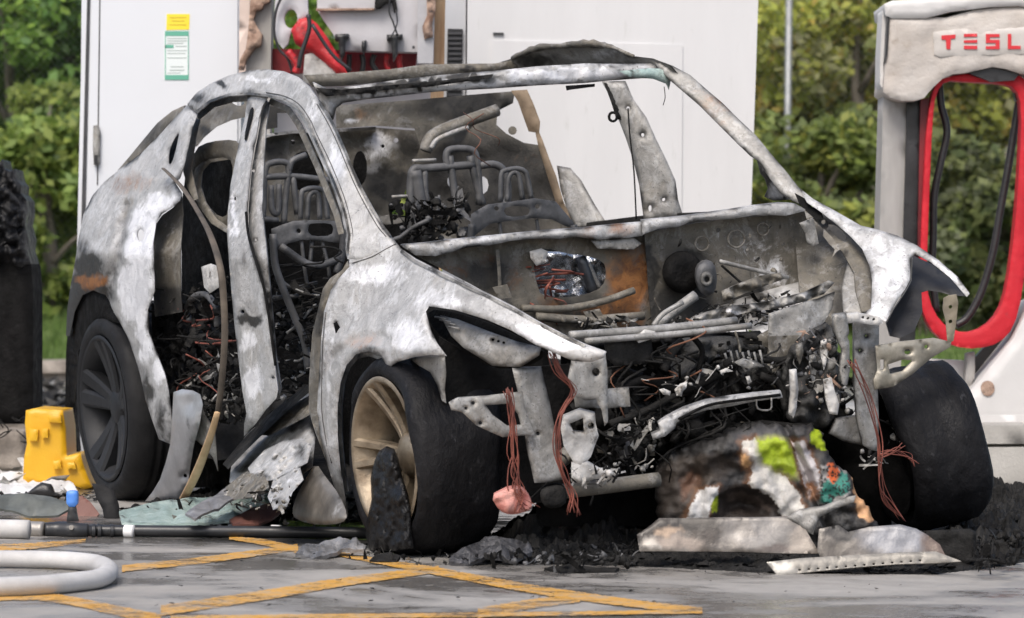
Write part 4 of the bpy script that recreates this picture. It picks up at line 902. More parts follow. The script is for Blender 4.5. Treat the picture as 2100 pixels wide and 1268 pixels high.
# --- near front structure
FX = X_(.52)
part('crash_rail', [(1050, 756), (1110, 754), (1118, 790), (1127, 826), (1140, 890), (1156, 984), (1128, 990), (1096, 991), (1080, 920), (1068, 830)], FX, GREYM, th=.05, rnd=.008, rpx=6, step=8, bump=.006, holes=[circ(1060, 840, 5), circ(1103, 890, 4)])
part('lamp_bracket', [(920, 826), (938, 816), (1000, 812), (1050, 806), (1072, 804), (1076, 838), (1092, 880), (1096, 892), (1030, 897), (1000, 884), (975, 872), (948, 846), (925, 842)], X_(.55), GREYM, th=.014, rnd=.006, rpx=5, step=6, bump=.006,
     holes=[[(996, 832), (1044, 828), (1062, 850), (1068, 872), (1040, 874), (1010, 852)], circ(970, 827, 4), circ(985, 868, 4), circ(955, 838, 3)])
part('radiator_post', [(1172, 740), (1242, 728), (1246, 760), (1247, 866), (1240, 874), (1234, 842), (1222, 820), (1200, 822), (1175, 808), (1165, 775)], X_(.58), GREYM, th=.03, rnd=.006, rpx=5, step=7, bump=.006, holes=[circ(1222, 764, 8, 9)])
part('cross_arm', [(1175, 806), (1290, 796), (1293, 834), (1250, 838), (1180, 836)], X_(.5), GREYM, th=.04, rnd=.006, rpx=5, step=8, bump=.004)
part('broken_duct', [(1155, 854), (1190, 840), (1220, 848), (1222, 870), (1228, 894), (1212, 938), (1192, 960), (1178, 952), (1156, 915), (1150, 880)], X_(.56), ASHW, th=.05, rnd=.01, rpx=6, step=6, bump=.016, holes=[[(1168, 870), (1196, 858), (1198, 888), (1176, 886)], circ(1212, 874, 7)])
part('melted_clip', [(1172, 950), (1200, 944), (1230, 962), (1268, 964), (1262, 980), (1220, 984), (1186, 992), (1172, 980)], X_(.56), ASHW, th=.03, rnd=.01, rpx=5, step=6, bump=.02)
ptube('lower_crossbar', [(1120, 1012), (1190, 1004), (1270, 994), (1350, 984)], X_(.45), .023, BURNTD, car, seg=8)
part('crossbar_end', smooth_poly([(1112, 1000), (1150, 994), (1164, 1010), (1160, 1040), (1120, 1046), (1106, 1020)]), X_(.52), CHAR, th=.06, rnd=.015, rpx=8, step=6, bump=.01)

# --- screen frame and roof
HX = -1.0
hd = [(640, 168), (668, 182), (730, 176), (820, 163), (900, 154), (950, 150), (1025, 144), (1100, 136), (1200, 130), (1270, 131), (1340, 130), (1378, 140), (1402, 150), (1420, 170), (1402, 182), (1370, 160), (1320, 160), (1250, 165), (1200, 170), (1100, 175), (1000, 182), (900, 187), (850, 192), (800, 198), (750, 203), (700, 211), (686, 222), (680, 246), (664, 226)]
part('windscreen_header', hd, X_(HX), th=.09, rnd=.022, rpx=12, step=8, bump=.016, bsc=11,
     stain=[(740, 184, 80, 7, 'r', .9), (860, 170, 120, 6, 'r', 1.1), (960, 160, 60, 7, 'r', 1.1), (660, 190, 30, 20, 'r', .6), (1000, 178, 200, 10, 'b', .9), (1150, 155, 140, 18, 'b', .9), (800, 193, 140, 9, 'b', .9), (1220, 160, 90, 12, 'b', .8), (1320, 145, 50, 14, 'b', .3), (1250, 135, 30, 5, 'r', .7)])
part('melted_seal', [(648, 180), (700, 184), (760, 178), (830, 172), (900, 166), (960, 158), (1012, 152), (1008, 160), (950, 168), (880, 178), (800, 184), (730, 192), (668, 198)], X_(HX + .03), CHAR, th=.02, rnd=.008, rpx=5, step=6, bump=.03, bsc=22)
part('molten_glass_curtain', [(1270, 146), (1330, 140), (1378, 142), (1376, 166), (1372, 185), (1366, 172), (1340, 162), (1290, 158)], X_(HX + .05), GLASSY, th=.012, rnd=.008, rpx=6, step=6, bump=.01)
part('mirror_mount', [(1160, 176), (1220, 172), (1220, 178), (1172, 184), (1162, 186)], X_(HX - .03), CHAR, th=.03, step=5)
ptube('hanging_strand', [(1362, 178), (1364, 200), (1360, 216)], X_(HX + .04), .0015, CHAR, car, seg=4)
part('rear_roof_bow', [(622, 154), (700, 150), (800, 142), (870, 132), (950, 131), (1016, 130), (1060, 122), (1100, 112), (1120, 128), (1060, 140), (1000, 150), (900, 158), (800, 166), (700, 176), (640, 178)], X_(-2.0), BURNTD, th=.06, rnd=.015, rpx=9, step=9, bump=.008, stain=[(700, 165, 80, 14, 'r', .2), (960, 145, 20, 8, 'r', .9)])
part('far_roof_rail', [(1016, 131), (1050, 120), (1096, 100), (1150, 95), (1210, 90), (1250, 96), (1290, 114), (1340, 120), (1378, 136), (1390, 150), (1320, 138), (1270, 132), (1200, 132), (1120, 138), (1060, 143), (1012, 146)], PL((-1, .6, 1.45), (-2.4, .55, 1.47), (-1.6, .72, 1.3)), GREYM, th=.03, rnd=.008, rpx=5, step=6, bump=.014, bsc=16,
     stain=[(1100, 125, 70, 14, 'r', .6), (1150, 97, 60, 5, 'g', .4), (1240, 110, 60, 14, 'b', .4), (1210, 92, 30, 4, 'r', .8)])
ptube('torn_roof_edge', [(1050, 119), (1098, 99), (1150, 94), (1210, 89), (1252, 96), (1300, 116)], PL((-1, .6, 1.45), (-2.4, .55, 1.47), (-1.6, .72, 1.3)), [.008, .012, .009, .014, .008, .006], BURNTD, car, seg=6, jitter=.3)
# far screen pillar
part('far_screen_pillar', [(1340, 120), (1380, 135), (1416, 154), (1450, 184), (1482, 211), (1516, 245), (1551, 278), (1582, 316), (1612, 351), (1638, 384), (1668, 408), (1650, 424), (1622, 410), (1600, 395), (1580, 366), (1556, 331), (1540, 320), (1515, 296), (1475, 256), (1435, 216), (1400, 186), (1372, 162), (1350, 140)],
     (lambda P: cp(P, (.72, -.42, .55), float(np.dot((.72, -.42, .55), (-.65, .70, 1.22))))), GREYM, th=.04, rnd=.012, rpx=7, step=7, bump=.006, stain=[(1460, 215, 120, 90, 'g', .22), (1560, 310, 90, 90, 'g', .14), (1560, 310, 40, 40, 'r', .16), (1480, 235, 90, 12, 'r', .2), (1620, 390, 30, 20, 'b', .3)])
part('mirror_triangle', [(1553, 328), (1572, 345), (1588, 372), (1604, 396), (1622, 410), (1586, 412), (1568, 404), (1576, 388), (1570, 368), (1560, 356)], PL((-.5, .80, 1.2), (-.3, .84, .98), (-.5, .86, .98)), th=.02, rnd=.008, rpx=6, step=7, bump=.008, stain=[(1568, 370, 14, 30, 'r', .6)])
# far door post, far rear pillar
def PN(n, p): return lambda P: cp(P, n, float(np.dot(n, p)))
FBP = PN((.8, -.6, .12), (-1.42, .78, 1.2))
part('far_door_post', [(1235, 167), (1283, 166), (1300, 205), (1326, 241), (1346, 286), (1366, 326), (1386, 371), (1391, 410), (1402, 445), (1322, 455), (1312, 380), (1300, 330), (1285, 285), (1270, 246), (1254, 202)], FBP, GREYM, th=.06, rnd=.014, rpx=10, step=9, bump=.006, holes=[circ(1289, 222, 4), circ(1319, 277, 4), circ(1362, 410, 4), circ(1334, 428, 4, 7)])
part('belt_anchor', [(1236, 170), (1246, 172), (1262, 205), (1272, 236), (1276, 246), (1262, 246), (1258, 232), (1249, 205)], FBP, CHAR, th=.05, rnd=.008, rpx=5, step=6, bump=.008, toward=(.6, -.8, 0))
ptube('belt_loop', circ(1257, 240, 8, 9, 10) + [(1265, 240)], PN((.8, -.6, .12), (-1.39, .78, 1.2)), .005, CHAR, car, seg=6)
ptube('hanging_wire', [(1288, 222), (1292, 280), (1300, 350), (1305, 450)], PN((.8, -.6, .12), (-1.39, .78, 1.2)), .003, CHAR, car, seg=5)
FIN = PN((.62, -.78, .10), (-2.3, .74, 1.15)); FINP = PN((.62, -.78, .10), (-2.24, .74, 1.15))
part('far_rear_pillar', [(1048, 186), (1081, 184), (1095, 215), (1108, 250), (1106, 272), (1112, 285), (1126, 324), (1141, 362), (1156, 415), (1182, 468), (1168, 470), (1140, 415), (1122, 360), (1104, 300), (1098, 272), (1084, 270), (1074, 242), (1062, 208)], FINP, simple('rust_brown_panel', (.12, .085, .055), (.30, .225, .15), 12, .7, .1), th=.05, rnd=.01, rpx=7, step=8, bump=.008)
part('far_quarter_inner', [(862, 300), (930, 262), (1020, 234), (1018, 256), (1038, 274), (1074, 293), (1106, 298), (1124, 330), (1142, 366), (1157, 418), (1182, 470), (1120, 490), (870, 490), (828, 430), (846, 350)], FIN, BURNTD, th=.03, step=12, bump=.02,
     stain=[(1000, 380, 190, 130, 'r', .8), (1080, 330, 60, 40, 'g', .2), (930, 290, 40, 30, 'b', .2)], holes=[circ(990, 380, 12, 18), circ(925, 372, 8, 12)])
part('window_frame_knob', circ(1051, 268, 9, 9, 10), FIN, BURNTD, th=.03, step=5)
part('far_sill_flank', [(1142, 340), (1170, 345), (1192, 370), (1220, 420), (1247, 462), (1178, 466), (1162, 428), (1150, 390)], PN((.62, -.7, .35), (-2.05, .86, .95)), GREYM, th=.04, rnd=.012, rpx=9, step=8, bump=.006)
# rear bulkhead, rear header, roof diagonal
part('rear_header', [(688, 216), (760, 212), (850, 205), (960, 195), (1056, 187), (1052, 212), (1000, 238), (930, 264), (862, 302), (850, 264), (770, 258), (690, 264)], X_(-2.55), BURNTD, th=.03, step=11, bump=.014,
     stain=[(960, 220, 130, 40, 'r', .8), (820, 225, 60, 24, 'r', .4), (740, 235, 40, 20, 'g', .3), (720, 255, 40, 10, 'b', .5), (880, 240, 30, 20, 'b', .3)])
part('rear_bulkhead', [(534, 286), (572, 276), (620, 266), (700, 268), (770, 262), (852, 268), (864, 300), (848, 350), (828, 400), (800, 440), (740, 470), (540, 470)], X_(-2.75), BURNTD, th=.03, step=10, bump=.014,
     holes=[circ(626, 352, 38, 42, 18), circ(738, 345, 15, 36, 14), circ(600, 292, 5), circ(812, 288, 5), circ(785, 300, 4)],
     stain=[(560, 310, 40, 40, 'r', .5), (680, 420, 140, 50, 'r', .6), (840, 300, 40, 60, 'r', .5), (790, 380, 60, 50, 'r', .7), (780, 300, 50, 40, 'b', .45), (770, 345, 30, 20, 'b', .4), (640, 280, 60, 12, 'r', .3)])
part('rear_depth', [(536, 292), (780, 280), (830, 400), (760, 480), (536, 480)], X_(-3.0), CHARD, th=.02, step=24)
part('bulkhead_ledge', strip([(530, 280), (600, 271), (690, 268), (770, 263)], 6), X_(-2.7), BURNT, th=.05, step=7, stain=[(700, 268, 80, 10, 'b', .6)])
ptube('roof_brace', [(872, 310), (884, 282), (920, 262), (970, 244), (1020, 226)], X_(-2.35), .024, BURNTD, car)
ptube('roof_brace', [(884, 305), (898, 286), (940, 268), (960, 262)], X_(-2.3), .010, GREYM, car)
part('hatch_latch_frame', [(540, 206), (600, 232), (568, 232), (568, 262), (534, 268), (534, 225)], X_(-2.8), BURNTD, th=.03, step=8, stain=[(560, 240, 40, 40, 'r', .6)])

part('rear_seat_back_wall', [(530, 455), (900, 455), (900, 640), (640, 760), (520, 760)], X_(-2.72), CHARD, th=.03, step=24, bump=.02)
# --- interior: floor, tunnel, seats
vs, fs = [], []
for i in range(28):
    for j in range(14):
        x = -3.3 + i * .118; y = -.80 + j * .123
        vs.append((x, y, .20 + .05 * mn.noise(Vector((x * 3, y * 3, 1))) + (.12 if abs(y) < .16 else 0) + (.22 if -2.9 < x < -2.1 else 0)))
fs = [(i * 14 + j, (i + 1) * 14 + j, (i + 1) * 14 + j + 1, i * 14 + j + 1) for i in range(27) for j in range(13)]
link('floor_pan', mesh('floor_pan', vs, fs), CHAR, car)
box('rear_seat_heap', (-2.45, 0, .50), (.5, 1.35, .28), CHARD, car, bev=.05)
box('rear_floor', (-3.2, 0, .55), (.8, 1.3, .3), CHARD, car, bev=.05)
part('far_lower_flank', [(1100, 470), (1340, 440), (1660, 425), (1660, 560), (1200, 720), (1100, 700)], Y_(.80), BURNTD, th=.03, step=30, stain=[(1300, 560, 300, 200, 'r', 1.2)])
def seat(name, label, X, plate, hoop, legs, ribs):
    s = part(name, plate, X_(X), SEATM, th=.03, rnd=.005, rpx=4, step=6, bump=.003, holes=[smooth_poly(hoop[1])] + hoop[2]); sub(s)
    if label: s['label'] = label
    for L in hoop[0]: ptube('headrest_hoop', L, X_(X - .05), .009, SEATM, s)
    for L in legs: ptube('seat_side', L, X_(X + .02), .013, SEATM, s)
    for L in ribs: ptube('seat_spring', L, X_(X - .02), .007, SEATM, s, seg=6)
    return s
seat('front_seat_frame', 'burnt passenger seat frame beside the door opening', -1.35,
     [(556, 470), (576, 462), (600, 454), (640, 452), (680, 454), (706, 452), (712, 486), (704, 500), (660, 494), (620, 492), (590, 500), (574, 512), (560, 510)],
     ([[(616, 450), (618, 400), (624, 390), (642, 386), (660, 390), (666, 402), (672, 450)], [(630, 450), (634, 402), (652, 398), (656, 450)]],
      [(632, 462), (640, 458), (676, 458), (684, 466), (680, 484), (640, 486), (630, 476)], [circ(612, 474, 5)]),
     [[(560, 480), (564, 540), (580, 590), (600, 640), (624, 700), (632, 760)], [(706, 470), (702, 520), (690, 560)], [(575, 505), (640, 545), (700, 530)]],
     [[(618, 494), (626, 560), (632, 590)], [(660, 494), (672, 540), (676, 570)], [(560, 610), (650, 606)], [(570, 570), (600, 590), (650, 580)], [(640, 494), (636, 540)]])
seat('front_seat_frame', 'burnt driver seat frame behind the windscreen opening', -1.35,
     [(966, 440), (982, 430), (1000, 420), (1050, 414), (1096, 407), (1140, 414), (1152, 428), (1176, 456), (1182, 472), (1160, 464), (1130, 450), (1090, 448), (1040, 454), (1004, 460), (986, 474), (968, 488), (964, 470)],
     ([[(1026, 414), (1028, 360), (1036, 350), (1060, 346), (1076, 352), (1082, 366), (1090, 408)], [(1040, 414), (1044, 362), (1062, 358), (1072, 410)]],
      [(1032, 432), (1040, 424), (1078, 422), (1088, 432), (1080, 444), (1040, 446)], [circ(1018, 428, 5), circ(1102, 424, 5)]),
     [[(968, 460), (966, 500), (970, 540)], [(1176, 462), (1182, 500), (1180, 520)]],
     [[(1024, 452), (1028, 490)], [(1100, 450), (1104, 476)], [(970, 500), (1180, 478)]])
rs = ptube('rear_seat_frame', [(846, 500), (842, 420), (846, 352), (870, 346), (920, 342), (972, 338)], X_(-2.0), .016, SEATM, car); sub(rs)
ptube('frame_bar', [(846, 330), (894, 328)], X_(-2.0), .006, GREYM, rs)
ptube('frame_bar', [(850, 350), (862, 420), (878, 500)], X_(-2.0), .026, SEATM, rs)
ptube('frame_bar', [(804, 404), (842, 402)], X_(-2.0), .006, GREYM, rs)
for L in ([(918, 346), (916, 316), (928, 306), (960, 306), (974, 316), (980, 350), (984, 420)], [(922, 320), (930, 380), (942, 450)], [(984, 340), (1016, 338), (1036, 356), (1042, 400), (1036, 420)], [(964, 320), (978, 380), (990, 420)], [(870, 350), (872, 400), (884, 440)]):
    ptube('frame_hoop', L, X_(-2.0), .014, SEATM, rs)
part('shelf_disc', smooth_poly([(772, 446), (810, 438), (834, 448), (826, 458), (780, 462)]), X_(-2.05), GREYM, th=.01, step=6)
for L in ([(534, 470), (540, 430), (544, 350), (560, 334), (586, 334), (592, 350), (586, 400), (582, 460)], [(592, 350), (600, 330), (628, 318)], [(540, 364), (600, 362), (690, 372)], [(600, 362), (610, 440)], [(540, 450), (570, 452)], [(556, 380), (558, 430), (570, 434), (572, 378)]):
    ptube('rear_seat_frame', L, X_(-2.3), .012, SEATM, car)

# --- cowl and firewall
CW = X_(-.18)
part('cowl_lip', [(820, 503), (862, 500), (900, 495), (1000, 485), (1100, 475), (1195, 468), (1250, 462), (1318, 456), (1318, 484), (1290, 488), (1226, 492), (1180, 486), (1150, 490), (1100, 490), (1050, 494), (1004, 504), (960, 508), (916, 520), (892, 526), (852, 524)], CW, th=.10, rnd=.012, rpx=9, step=8, bump=.008,
     stain=[(1270, 472, 50, 16, 'g', .5), (1200, 478, 40, 14, 'g', .3), (880, 515, 30, 10, 'r', .3), (1000, 490, 90, 12, 'b', .3), (900, 505, 60, 10, 'g', .25)])
part('cowl_lip', [(1316, 452), (1400, 444), (1450, 437), (1500, 430), (1548, 422), (1600, 416), (1632, 418), (1656, 432), (1640, 436), (1612, 443), (1550, 441), (1500, 450), (1450, 452), (1416, 455), (1392, 466), (1350, 470), (1318, 482)], X_(-.16), th=.10, rnd=.012, rpx=9, step=8, bump=.008, stain=[(1400, 455, 80, 14, 'b', .2), (1640, 425, 20, 12, 'r', .5)])
part('firewall', [(848, 522), (900, 518), (1000, 500), (1100, 486), (1200, 484), (1320, 476), (1340, 700), (1200, 700), (1120, 670), (1050, 630), (960, 580)], X_(-.26), BURNTD, th=.03, step=11, bump=.012,
     holes=[smooth_poly([(1098, 520), (1120, 508), (1160, 520), (1200, 524), (1238, 536), (1244, 560), (1236, 590), (1200, 606), (1150, 612), (1110, 608), (1100, 580), (1094, 545)])],
     stain=[(930, 550, 60, 30, 'g', .25), (1290, 590, 50, 90, 'g', .9), (1316, 560, 16, 60, 'g', 1.3), (1000, 560, 90, 50, 'r', .5), (1200, 640, 120, 40, 'r', .55), (1120, 640, 60, 30, 'g', .3), (1260, 520, 40, 30, 'g', .2), (1000, 530, 40, 30, 'g', .2), (1180, 655, 160, 26, 'r', .7), (1240, 640, 70, 30, 'g', .55), (1130, 630, 50, 30, 'g', .4), (900, 530, 50, 14, 'g', .3), (1060, 560, 30, 60, 'g', .25), (1300, 500, 40, 20, 'r', .4)])
ptube('firewall_ledge', [(1070, 632), (1150, 634), (1230, 620), (1300, 596)], X_(-.22), .012, BURNTD, car)
ptube('firewall_ledge', [(1100, 650), (1200, 656), (1320, 648)], X_(-.21), .014, BURNTD, car)
part('firewall_bracket', [(1196, 640), (1230, 634), (1240, 654), (1210, 660)], X_(-.2), BURNTD, th=.03, step=6)
part('firewall_bracket', [(1010, 590), (1040, 584), (1050, 610), (1024, 614)], X_(-.2), BURNTD, th=.03, step=6)
part('cowl_bracket', [(1210, 492), (1300, 488), (1316, 500), (1300, 512), (1226, 510)], X_(-.2), GREYM, th=.03, rnd=.006, rpx=4, step=6, bump=.006)
part('firewall_ridge', strip([(1020, 512), (1024, 560), (1026, 610)], 7), X_(-.22), BURNTD, th=.02, step=6, stain=[(1024, 560, 10, 60, 'r', .3)])
part('foil_insulation', [(1092, 516), (1160, 516), (1246, 534), (1248, 612), (1096, 616)], X_(-.36), FOILM, th=.01, step=6, bump=.07, bsc=16)
ptube('foil_rib', [(1190, 526), (1216, 600)], X_(-.30), .018, simple('dark_duct', (.06, .065, .075), (.13, .135, .15), 9, .35, .4), car)
ptube('foil_rib', [(1206, 540), (1230, 592)], X_(-.30), .008, GREYM, car)
part('vent_flap', [(1086, 516), (1110, 510), (1124, 516), (1118, 540), (1100, 546), (1088, 530)], X_(-.22), ASHW, th=.012, rnd=.008, rpx=5, step=5, bump=.006)
wires('copper_wire', [(1096, 530), (1120, 530), (1140, 600), (1120, 608)], X_(-.27), 12, COPPER, (.002, .004), (40, 80), seed=30, down=.8)
part('firewall_far', [(1322, 478), (1400, 462), (1500, 447), (1612, 440), (1650, 434), (1668, 500), (1660, 570), (1600, 620), (1480, 660), (1340, 690), (1330, 600)], X_(-.24), BURNTD, th=.03, step=10, bump=.010,
     stain=[(1430, 480, 80, 30, 'b', .12), (1410, 560, 60, 50, 'r', 1.2), (1330, 600, 14, 120, 'r', 1.2), (1590, 560, 60, 60, 'b', .35), (1560, 510, 90, 40, 'b', .25), (1510, 490, 20, 18, 'g', .2), (1380, 510, 50, 30, 'r', .35), (1530, 610, 60, 40, 'r', .7), (1400, 620, 60, 60, 'r', 1.0)],
     holes=[circ(1473, 472, 5), circ(1605, 500, 4)])
for (x, y, r) in ((1510, 490, 17), (1565, 470, 12), (1440, 500, 14)):
    ptube('pressed_ring', circ(x, y, r, r * 1.05, 12) + [(x + r, y)], X_(-.215), .004, BURNTD, car, seg=5, per=2)
part('brake_booster', smooth_poly(circ(1402, 560, 42, 44, 16)), X_(-.16), CHARD, th=.10, rnd=.04, rpx=24, step=7)
part('wiper_motor', smooth_poly([(1430, 548), (1448, 534), (1466, 540), (1472, 570), (1468, 600), (1452, 610), (1436, 600), (1428, 575)]), X_(-.05), SEATM, th=.10, rnd=.025, rpx=14, step=6, bump=.006)
part('motor_flange', circ(1450, 572, 13, 15, 14), X_(-.03), GREYM, th=.03, rnd=.008, rpx=6, step=4, holes=[circ(1450, 574, 5, 6)])
ptube('steering_rod', [(1346, 668), (1385, 636), (1426, 606)], X_(.05), .017, GREYM, car)
ptube('wiper_link', [(1476, 536), (1540, 552), (1616, 570)], X_(-.08), .007, GREYM, car)
ptube('wiper_link', [(1480, 545), (1520, 580), (1544, 598)], X_(-.1), .004, CHAR, car)
part('bay_bracket', [(1640, 458), (1668, 448), (1674, 470), (1680, 500), (1668, 506), (1656, 500), (1652, 478)], X_(-.1), GREYM, th=.02, rnd=.008, rpx=6, step=6, bump=.012)
FFN = np.array((.55, -.30, .78)); FFD = float(FFN @ np.array((.32, .80, .76))); FFS = lambda P: cp(P, FFN, FFD)
FFI = lambda k: (lambda P: cp(P, FFN, FFD - k))
# far fender top, seen from inside and in front
ff = [(1640, 386), (1668, 408), (1716, 434), (1766, 463), (1800, 471), (1842, 484), (1882, 504), (1926, 534), (1966, 569), (1990, 603), (1984, 610), (1950, 570), (1912, 540), (1878, 522), (1868, 532), (1868, 575), (1856, 596), (1842, 616), (1832, 634), (1818, 660), (1792, 655), (1762, 652), (1776, 640), (1788, 634), (1790, 576), (1784, 545), (1770, 512), (1742, 482), (1712, 457), (1680, 432), (1656, 416)]
part('far_fender', ff, FFS, th=.012, rnd=.016, rpx=12, step=8, bump=.008, stain=[(1830, 560, 50, 80, 'b', .5), (1810, 500, 50, 40, 'b', .3), (1940, 560, 60, 60, 'b', .4), (1780, 590, 16, 60, 'r', .25), (1700, 430, 60, 30, 'g', .12), (1800, 640, 50, 30, 'b', .4)])
part('far_fender_rail', [(1668, 420), (1712, 452), (1742, 480), (1770, 512), (1786, 548), (1790, 600), (1786, 640), (1768, 640), (1756, 600), (1752, 560), (1730, 520), (1700, 480), (1670, 450)], FFI(.06), BURNTD, th=.03, rnd=.01, rpx=8, step=8, bump=.01, holes=[smooth_poly([(1694, 460), (1716, 462), (1738, 482), (1736, 498), (1716, 488)]), circ(1690, 456, 5), circ(1700, 470, 4)],
     stain=[(1740, 590, 40, 60, 'b', .2), (1700, 470, 40, 30, 'r', .5)])
part('inner_wing', [(1626, 428), (1664, 424), (1716, 452), (1764, 500), (1792, 570), (1792, 654), (1700, 664), (1640, 600)], FFI(.16), BURNTD, th=.02, step=10, bump=.02, stain=[(1720, 480, 40, 40, 'r', .7), (1660, 520, 40, 60, 'r', .4), (1720, 560, 40, 40, 'b', .2), (1730, 620, 30, 40, 'r', .6)])
part('hinge_gap', [(1630, 396), (1656, 410), (1664, 424), (1684, 430), (1690, 452), (1670, 448), (1654, 434), (1640, 420)], FFI(.03), CHARD, th=.01, step=6)
part('hinge_bracket', [(1690, 470), (1706, 486), (1716, 500), (1736, 498), (1730, 508), (1716, 516), (1706, 530), (1712, 512), (1700, 500), (1688, 484)], FFI(.02), BURNTD, th=.01, step=5, bump=.008)
part('far_strut_tower', [(1740, 540), (1786, 560), (1788, 634), (1760, 650), (1730, 640), (1728, 590)], FFI(.08), GREYM, th=.03, rnd=.012, rpx=8, step=9, bump=.01)
part('far_lamp_bucket', [(1872, 524), (1912, 542), (1950, 572), (1982, 608), (1950, 606), (1930, 600), (1905, 596), (1890, 600), (1892, 640), (1875, 680), (1845, 694), (1826, 690), (1818, 664), (1834, 634), (1858, 598), (1870, 576)], FFI(.10), BLACKP, th=.03, rnd=.002, rpx=9, step=9, bump=.01)
part('far_fender_torn_tab', [(1936, 612), (1948, 606), (1962, 604), (1966, 622), (1962, 660), (1956, 700), (1944, 704), (1940, 660), (1934, 634)], X_(.5), simple('scorched_tan_metal', (.16, .13, .09), (.36, .31, .23), 14, .6, .3), th=.008, rnd=.006, rpx=5, step=6, bump=.014, holes=[circ(1950, 630, 4), circ(1950, 660, 4)])
part('far_lamp_bracket', [(1796, 710), (1840, 702), (1916, 694), (1952, 702), (1950, 712), (1912, 734), (1872, 768), (1832, 794), (1794, 800), (1792, 780), (1800, 760)], X_(.50), simple('scorched_bracket', (.17, .155, .12), (.40, .37, .31), 16, .5, .35), th=.02, rnd=.008, rpx=6, step=7, bump=.008,
     holes=[[(1822, 748), (1852, 738), (1872, 740), (1852, 762), (1826, 768)], [(1806, 738), (1814, 738), (1814, 758), (1806, 760)], circ(1862, 722, 7, 6), circ(1900, 712, 4)])

# --- far front structure
part('far_crash_rail', [(1752, 660), (1804, 660), (1803, 730), (1801, 800), (1803, 870), (1801, 926), (1786, 924), (1770, 914), (1758, 860), (1752, 780)], X_(.45), GREYM, th=.05, rnd=.008, rpx=7, step=8, bump=.006, holes=[circ(1778, 690, 3), circ(1765, 720, 3)])
part('far_rail_cap', [(1736, 646), (1760, 642), (1806, 652), (1812, 664), (1800, 668), (1756, 662), (1738, 664)], X_(.52), ASHW, th=.06, rnd=.006, rpx=5, step=6, holes=[circ(1780, 653, 3), circ(1792, 655, 3), circ(1770, 651, 3)])
part('far_radiator_post', [(1708, 646), (1736, 642), (1742, 680), (1744, 760), (1738, 790), (1728, 794), (1722, 760), (1728, 720), (1710, 680)], X_(.55), GREYM, th=.04, rnd=.008, rpx=6, step=6, bump=.008, holes=[circ(1744, 692, 5, 8)])
part('melted_grille_piece', [(1690, 780), (1706, 776), (1712, 800), (1722, 830), (1718, 852), (1702, 850), (1694, 820)], X_(.58), ASHW, th=.03, rnd=.01, rpx=5, step=5, bump=.02)
part('melted_grille_piece', [(1620, 760), (1634, 758), (1638, 800), (1634, 836), (1628, 856), (1618, 850), (1622, 810)], X_(.6), ASHW, th=.03, rnd=.01, rpx=5, step=5, bump=.02)
part('far_lower_plate', [(1716, 860), (1780, 850), (1788, 900), (1770, 914), (1730, 906), (1700, 890)], X_(.4), GREYM, th=.04, rnd=.01, rpx=6, step=7, bump=.012)
part('bay_panel', [(1552, 690), (1580, 676), (1640, 664), (1700, 648), (1716, 668), (1716, 730), (1690, 760), (1620, 760), (1580, 770), (1560, 730)], X_(.2), BURNTD, th=.03, step=9, bump=.02, stain=[(1600, 690, 60, 30, 'b', .3), (1660, 740, 60, 30, 'r', .9)])
part('charred_tub', [(1396, 668), (1440, 640), (1500, 622), (1540, 600), (1600, 584), (1660, 570), (1706, 560), (1722, 578), (1712, 620), (1700, 656), (1640, 668), (1600, 690), (1552, 684), (1500, 660), (1440, 676)], PL((.0, .2, .62), (.35, .2, .50), (.1, .8, .68)), BURNT, th=.03, rnd=.02, rpx=12, step=8, bump=.035, bsc=12,
     stain=[(1480, 640, 80, 22, 'r', .7), (1560, 610, 60, 16, 'r', .55), (1700, 580, 24, 40, 'r', .8), (1640, 640, 60, 30, 'b', .1)])
ptube('cross_pipe', [(1168, 688), (1260, 682), (1340, 676), (1420, 668), (1510, 658)], X_(.36), .013, GREYM, car)
ptube('cross_pipe', [(1200, 700), (1300, 692), (1400, 684), (1540, 668)], X_(.38), .010, GREYM, car)
ptube('cross_pipe', [(1340, 668), (1360, 644), (1400, 620)], X_(.3), .008, GREYM, car)
part('control_box', [(1240, 704), (1336, 696), (1342, 744), (1262, 752), (1244, 736)], X_(.35), CHAR, th=.12, rnd=.008, rpx=5, step=8, bump=.004)
part('box_bracket', [(1300, 694), (1322, 676), (1344, 680), (1336, 696), (1310, 704)], X_(.38), ASHW, th=.02, rnd=.005, rpx=4, step=5)
part('bumper_beam', [(1350, 868), (1368, 856), (1402, 838), (1450, 822), (1500, 814), (1550, 808), (1602, 803), (1606, 816), (1550, 824), (1500, 834), (1450, 842), (1410, 854), (1388, 868), (1384, 880), (1364, 896), (1340, 904), (1336, 892), (1354, 884)], X_(.62), BURNT, th=.06, rnd=.012, rpx=7, step=7, bump=.006, stain=[(1500, 826, 100, 8, 'r', .3), (1590, 812, 20, 8, 'g', .2)])
# charred mass in the bay: lumpy surface
part('charred_engine_bay', [(1150, 690), (1340, 690), (1560, 680), (1620, 760), (1730, 760), (1740, 900), (1600, 900), (1340, 980), (1240, 1000), (1180, 990), (1150, 900)], X_(.16), CHAR, th=.05, step=7, bump=.13, bsc=11)
part('under_bay', [(1100, 960), (1360, 900), (1800, 900), (1830, 1080), (1100, 1080)], X_(.0), CHARD, th=.05, step=22, bump=.05)
R0 = random.Random(77)
FUSED = simple('fused_char', (.010, .010, .010), (.085, .084, .082), 8, .6, 0, 36, .02, dirt=((.26, .255, .25), 17, .62), spec=.2)
bay = [(1230, 740), (1560, 690), (1740, 740), (1740, 860), (1600, 870), (1360, 900), (1240, 960), (1160, 980), (1200, 800)]
junk('bay_scraps', bay, X_(.25), 240, [CHAR, CHARD, CHARD, CHAR, CHAR, CHARD, BURNTD], (.008, .044), seed=3)
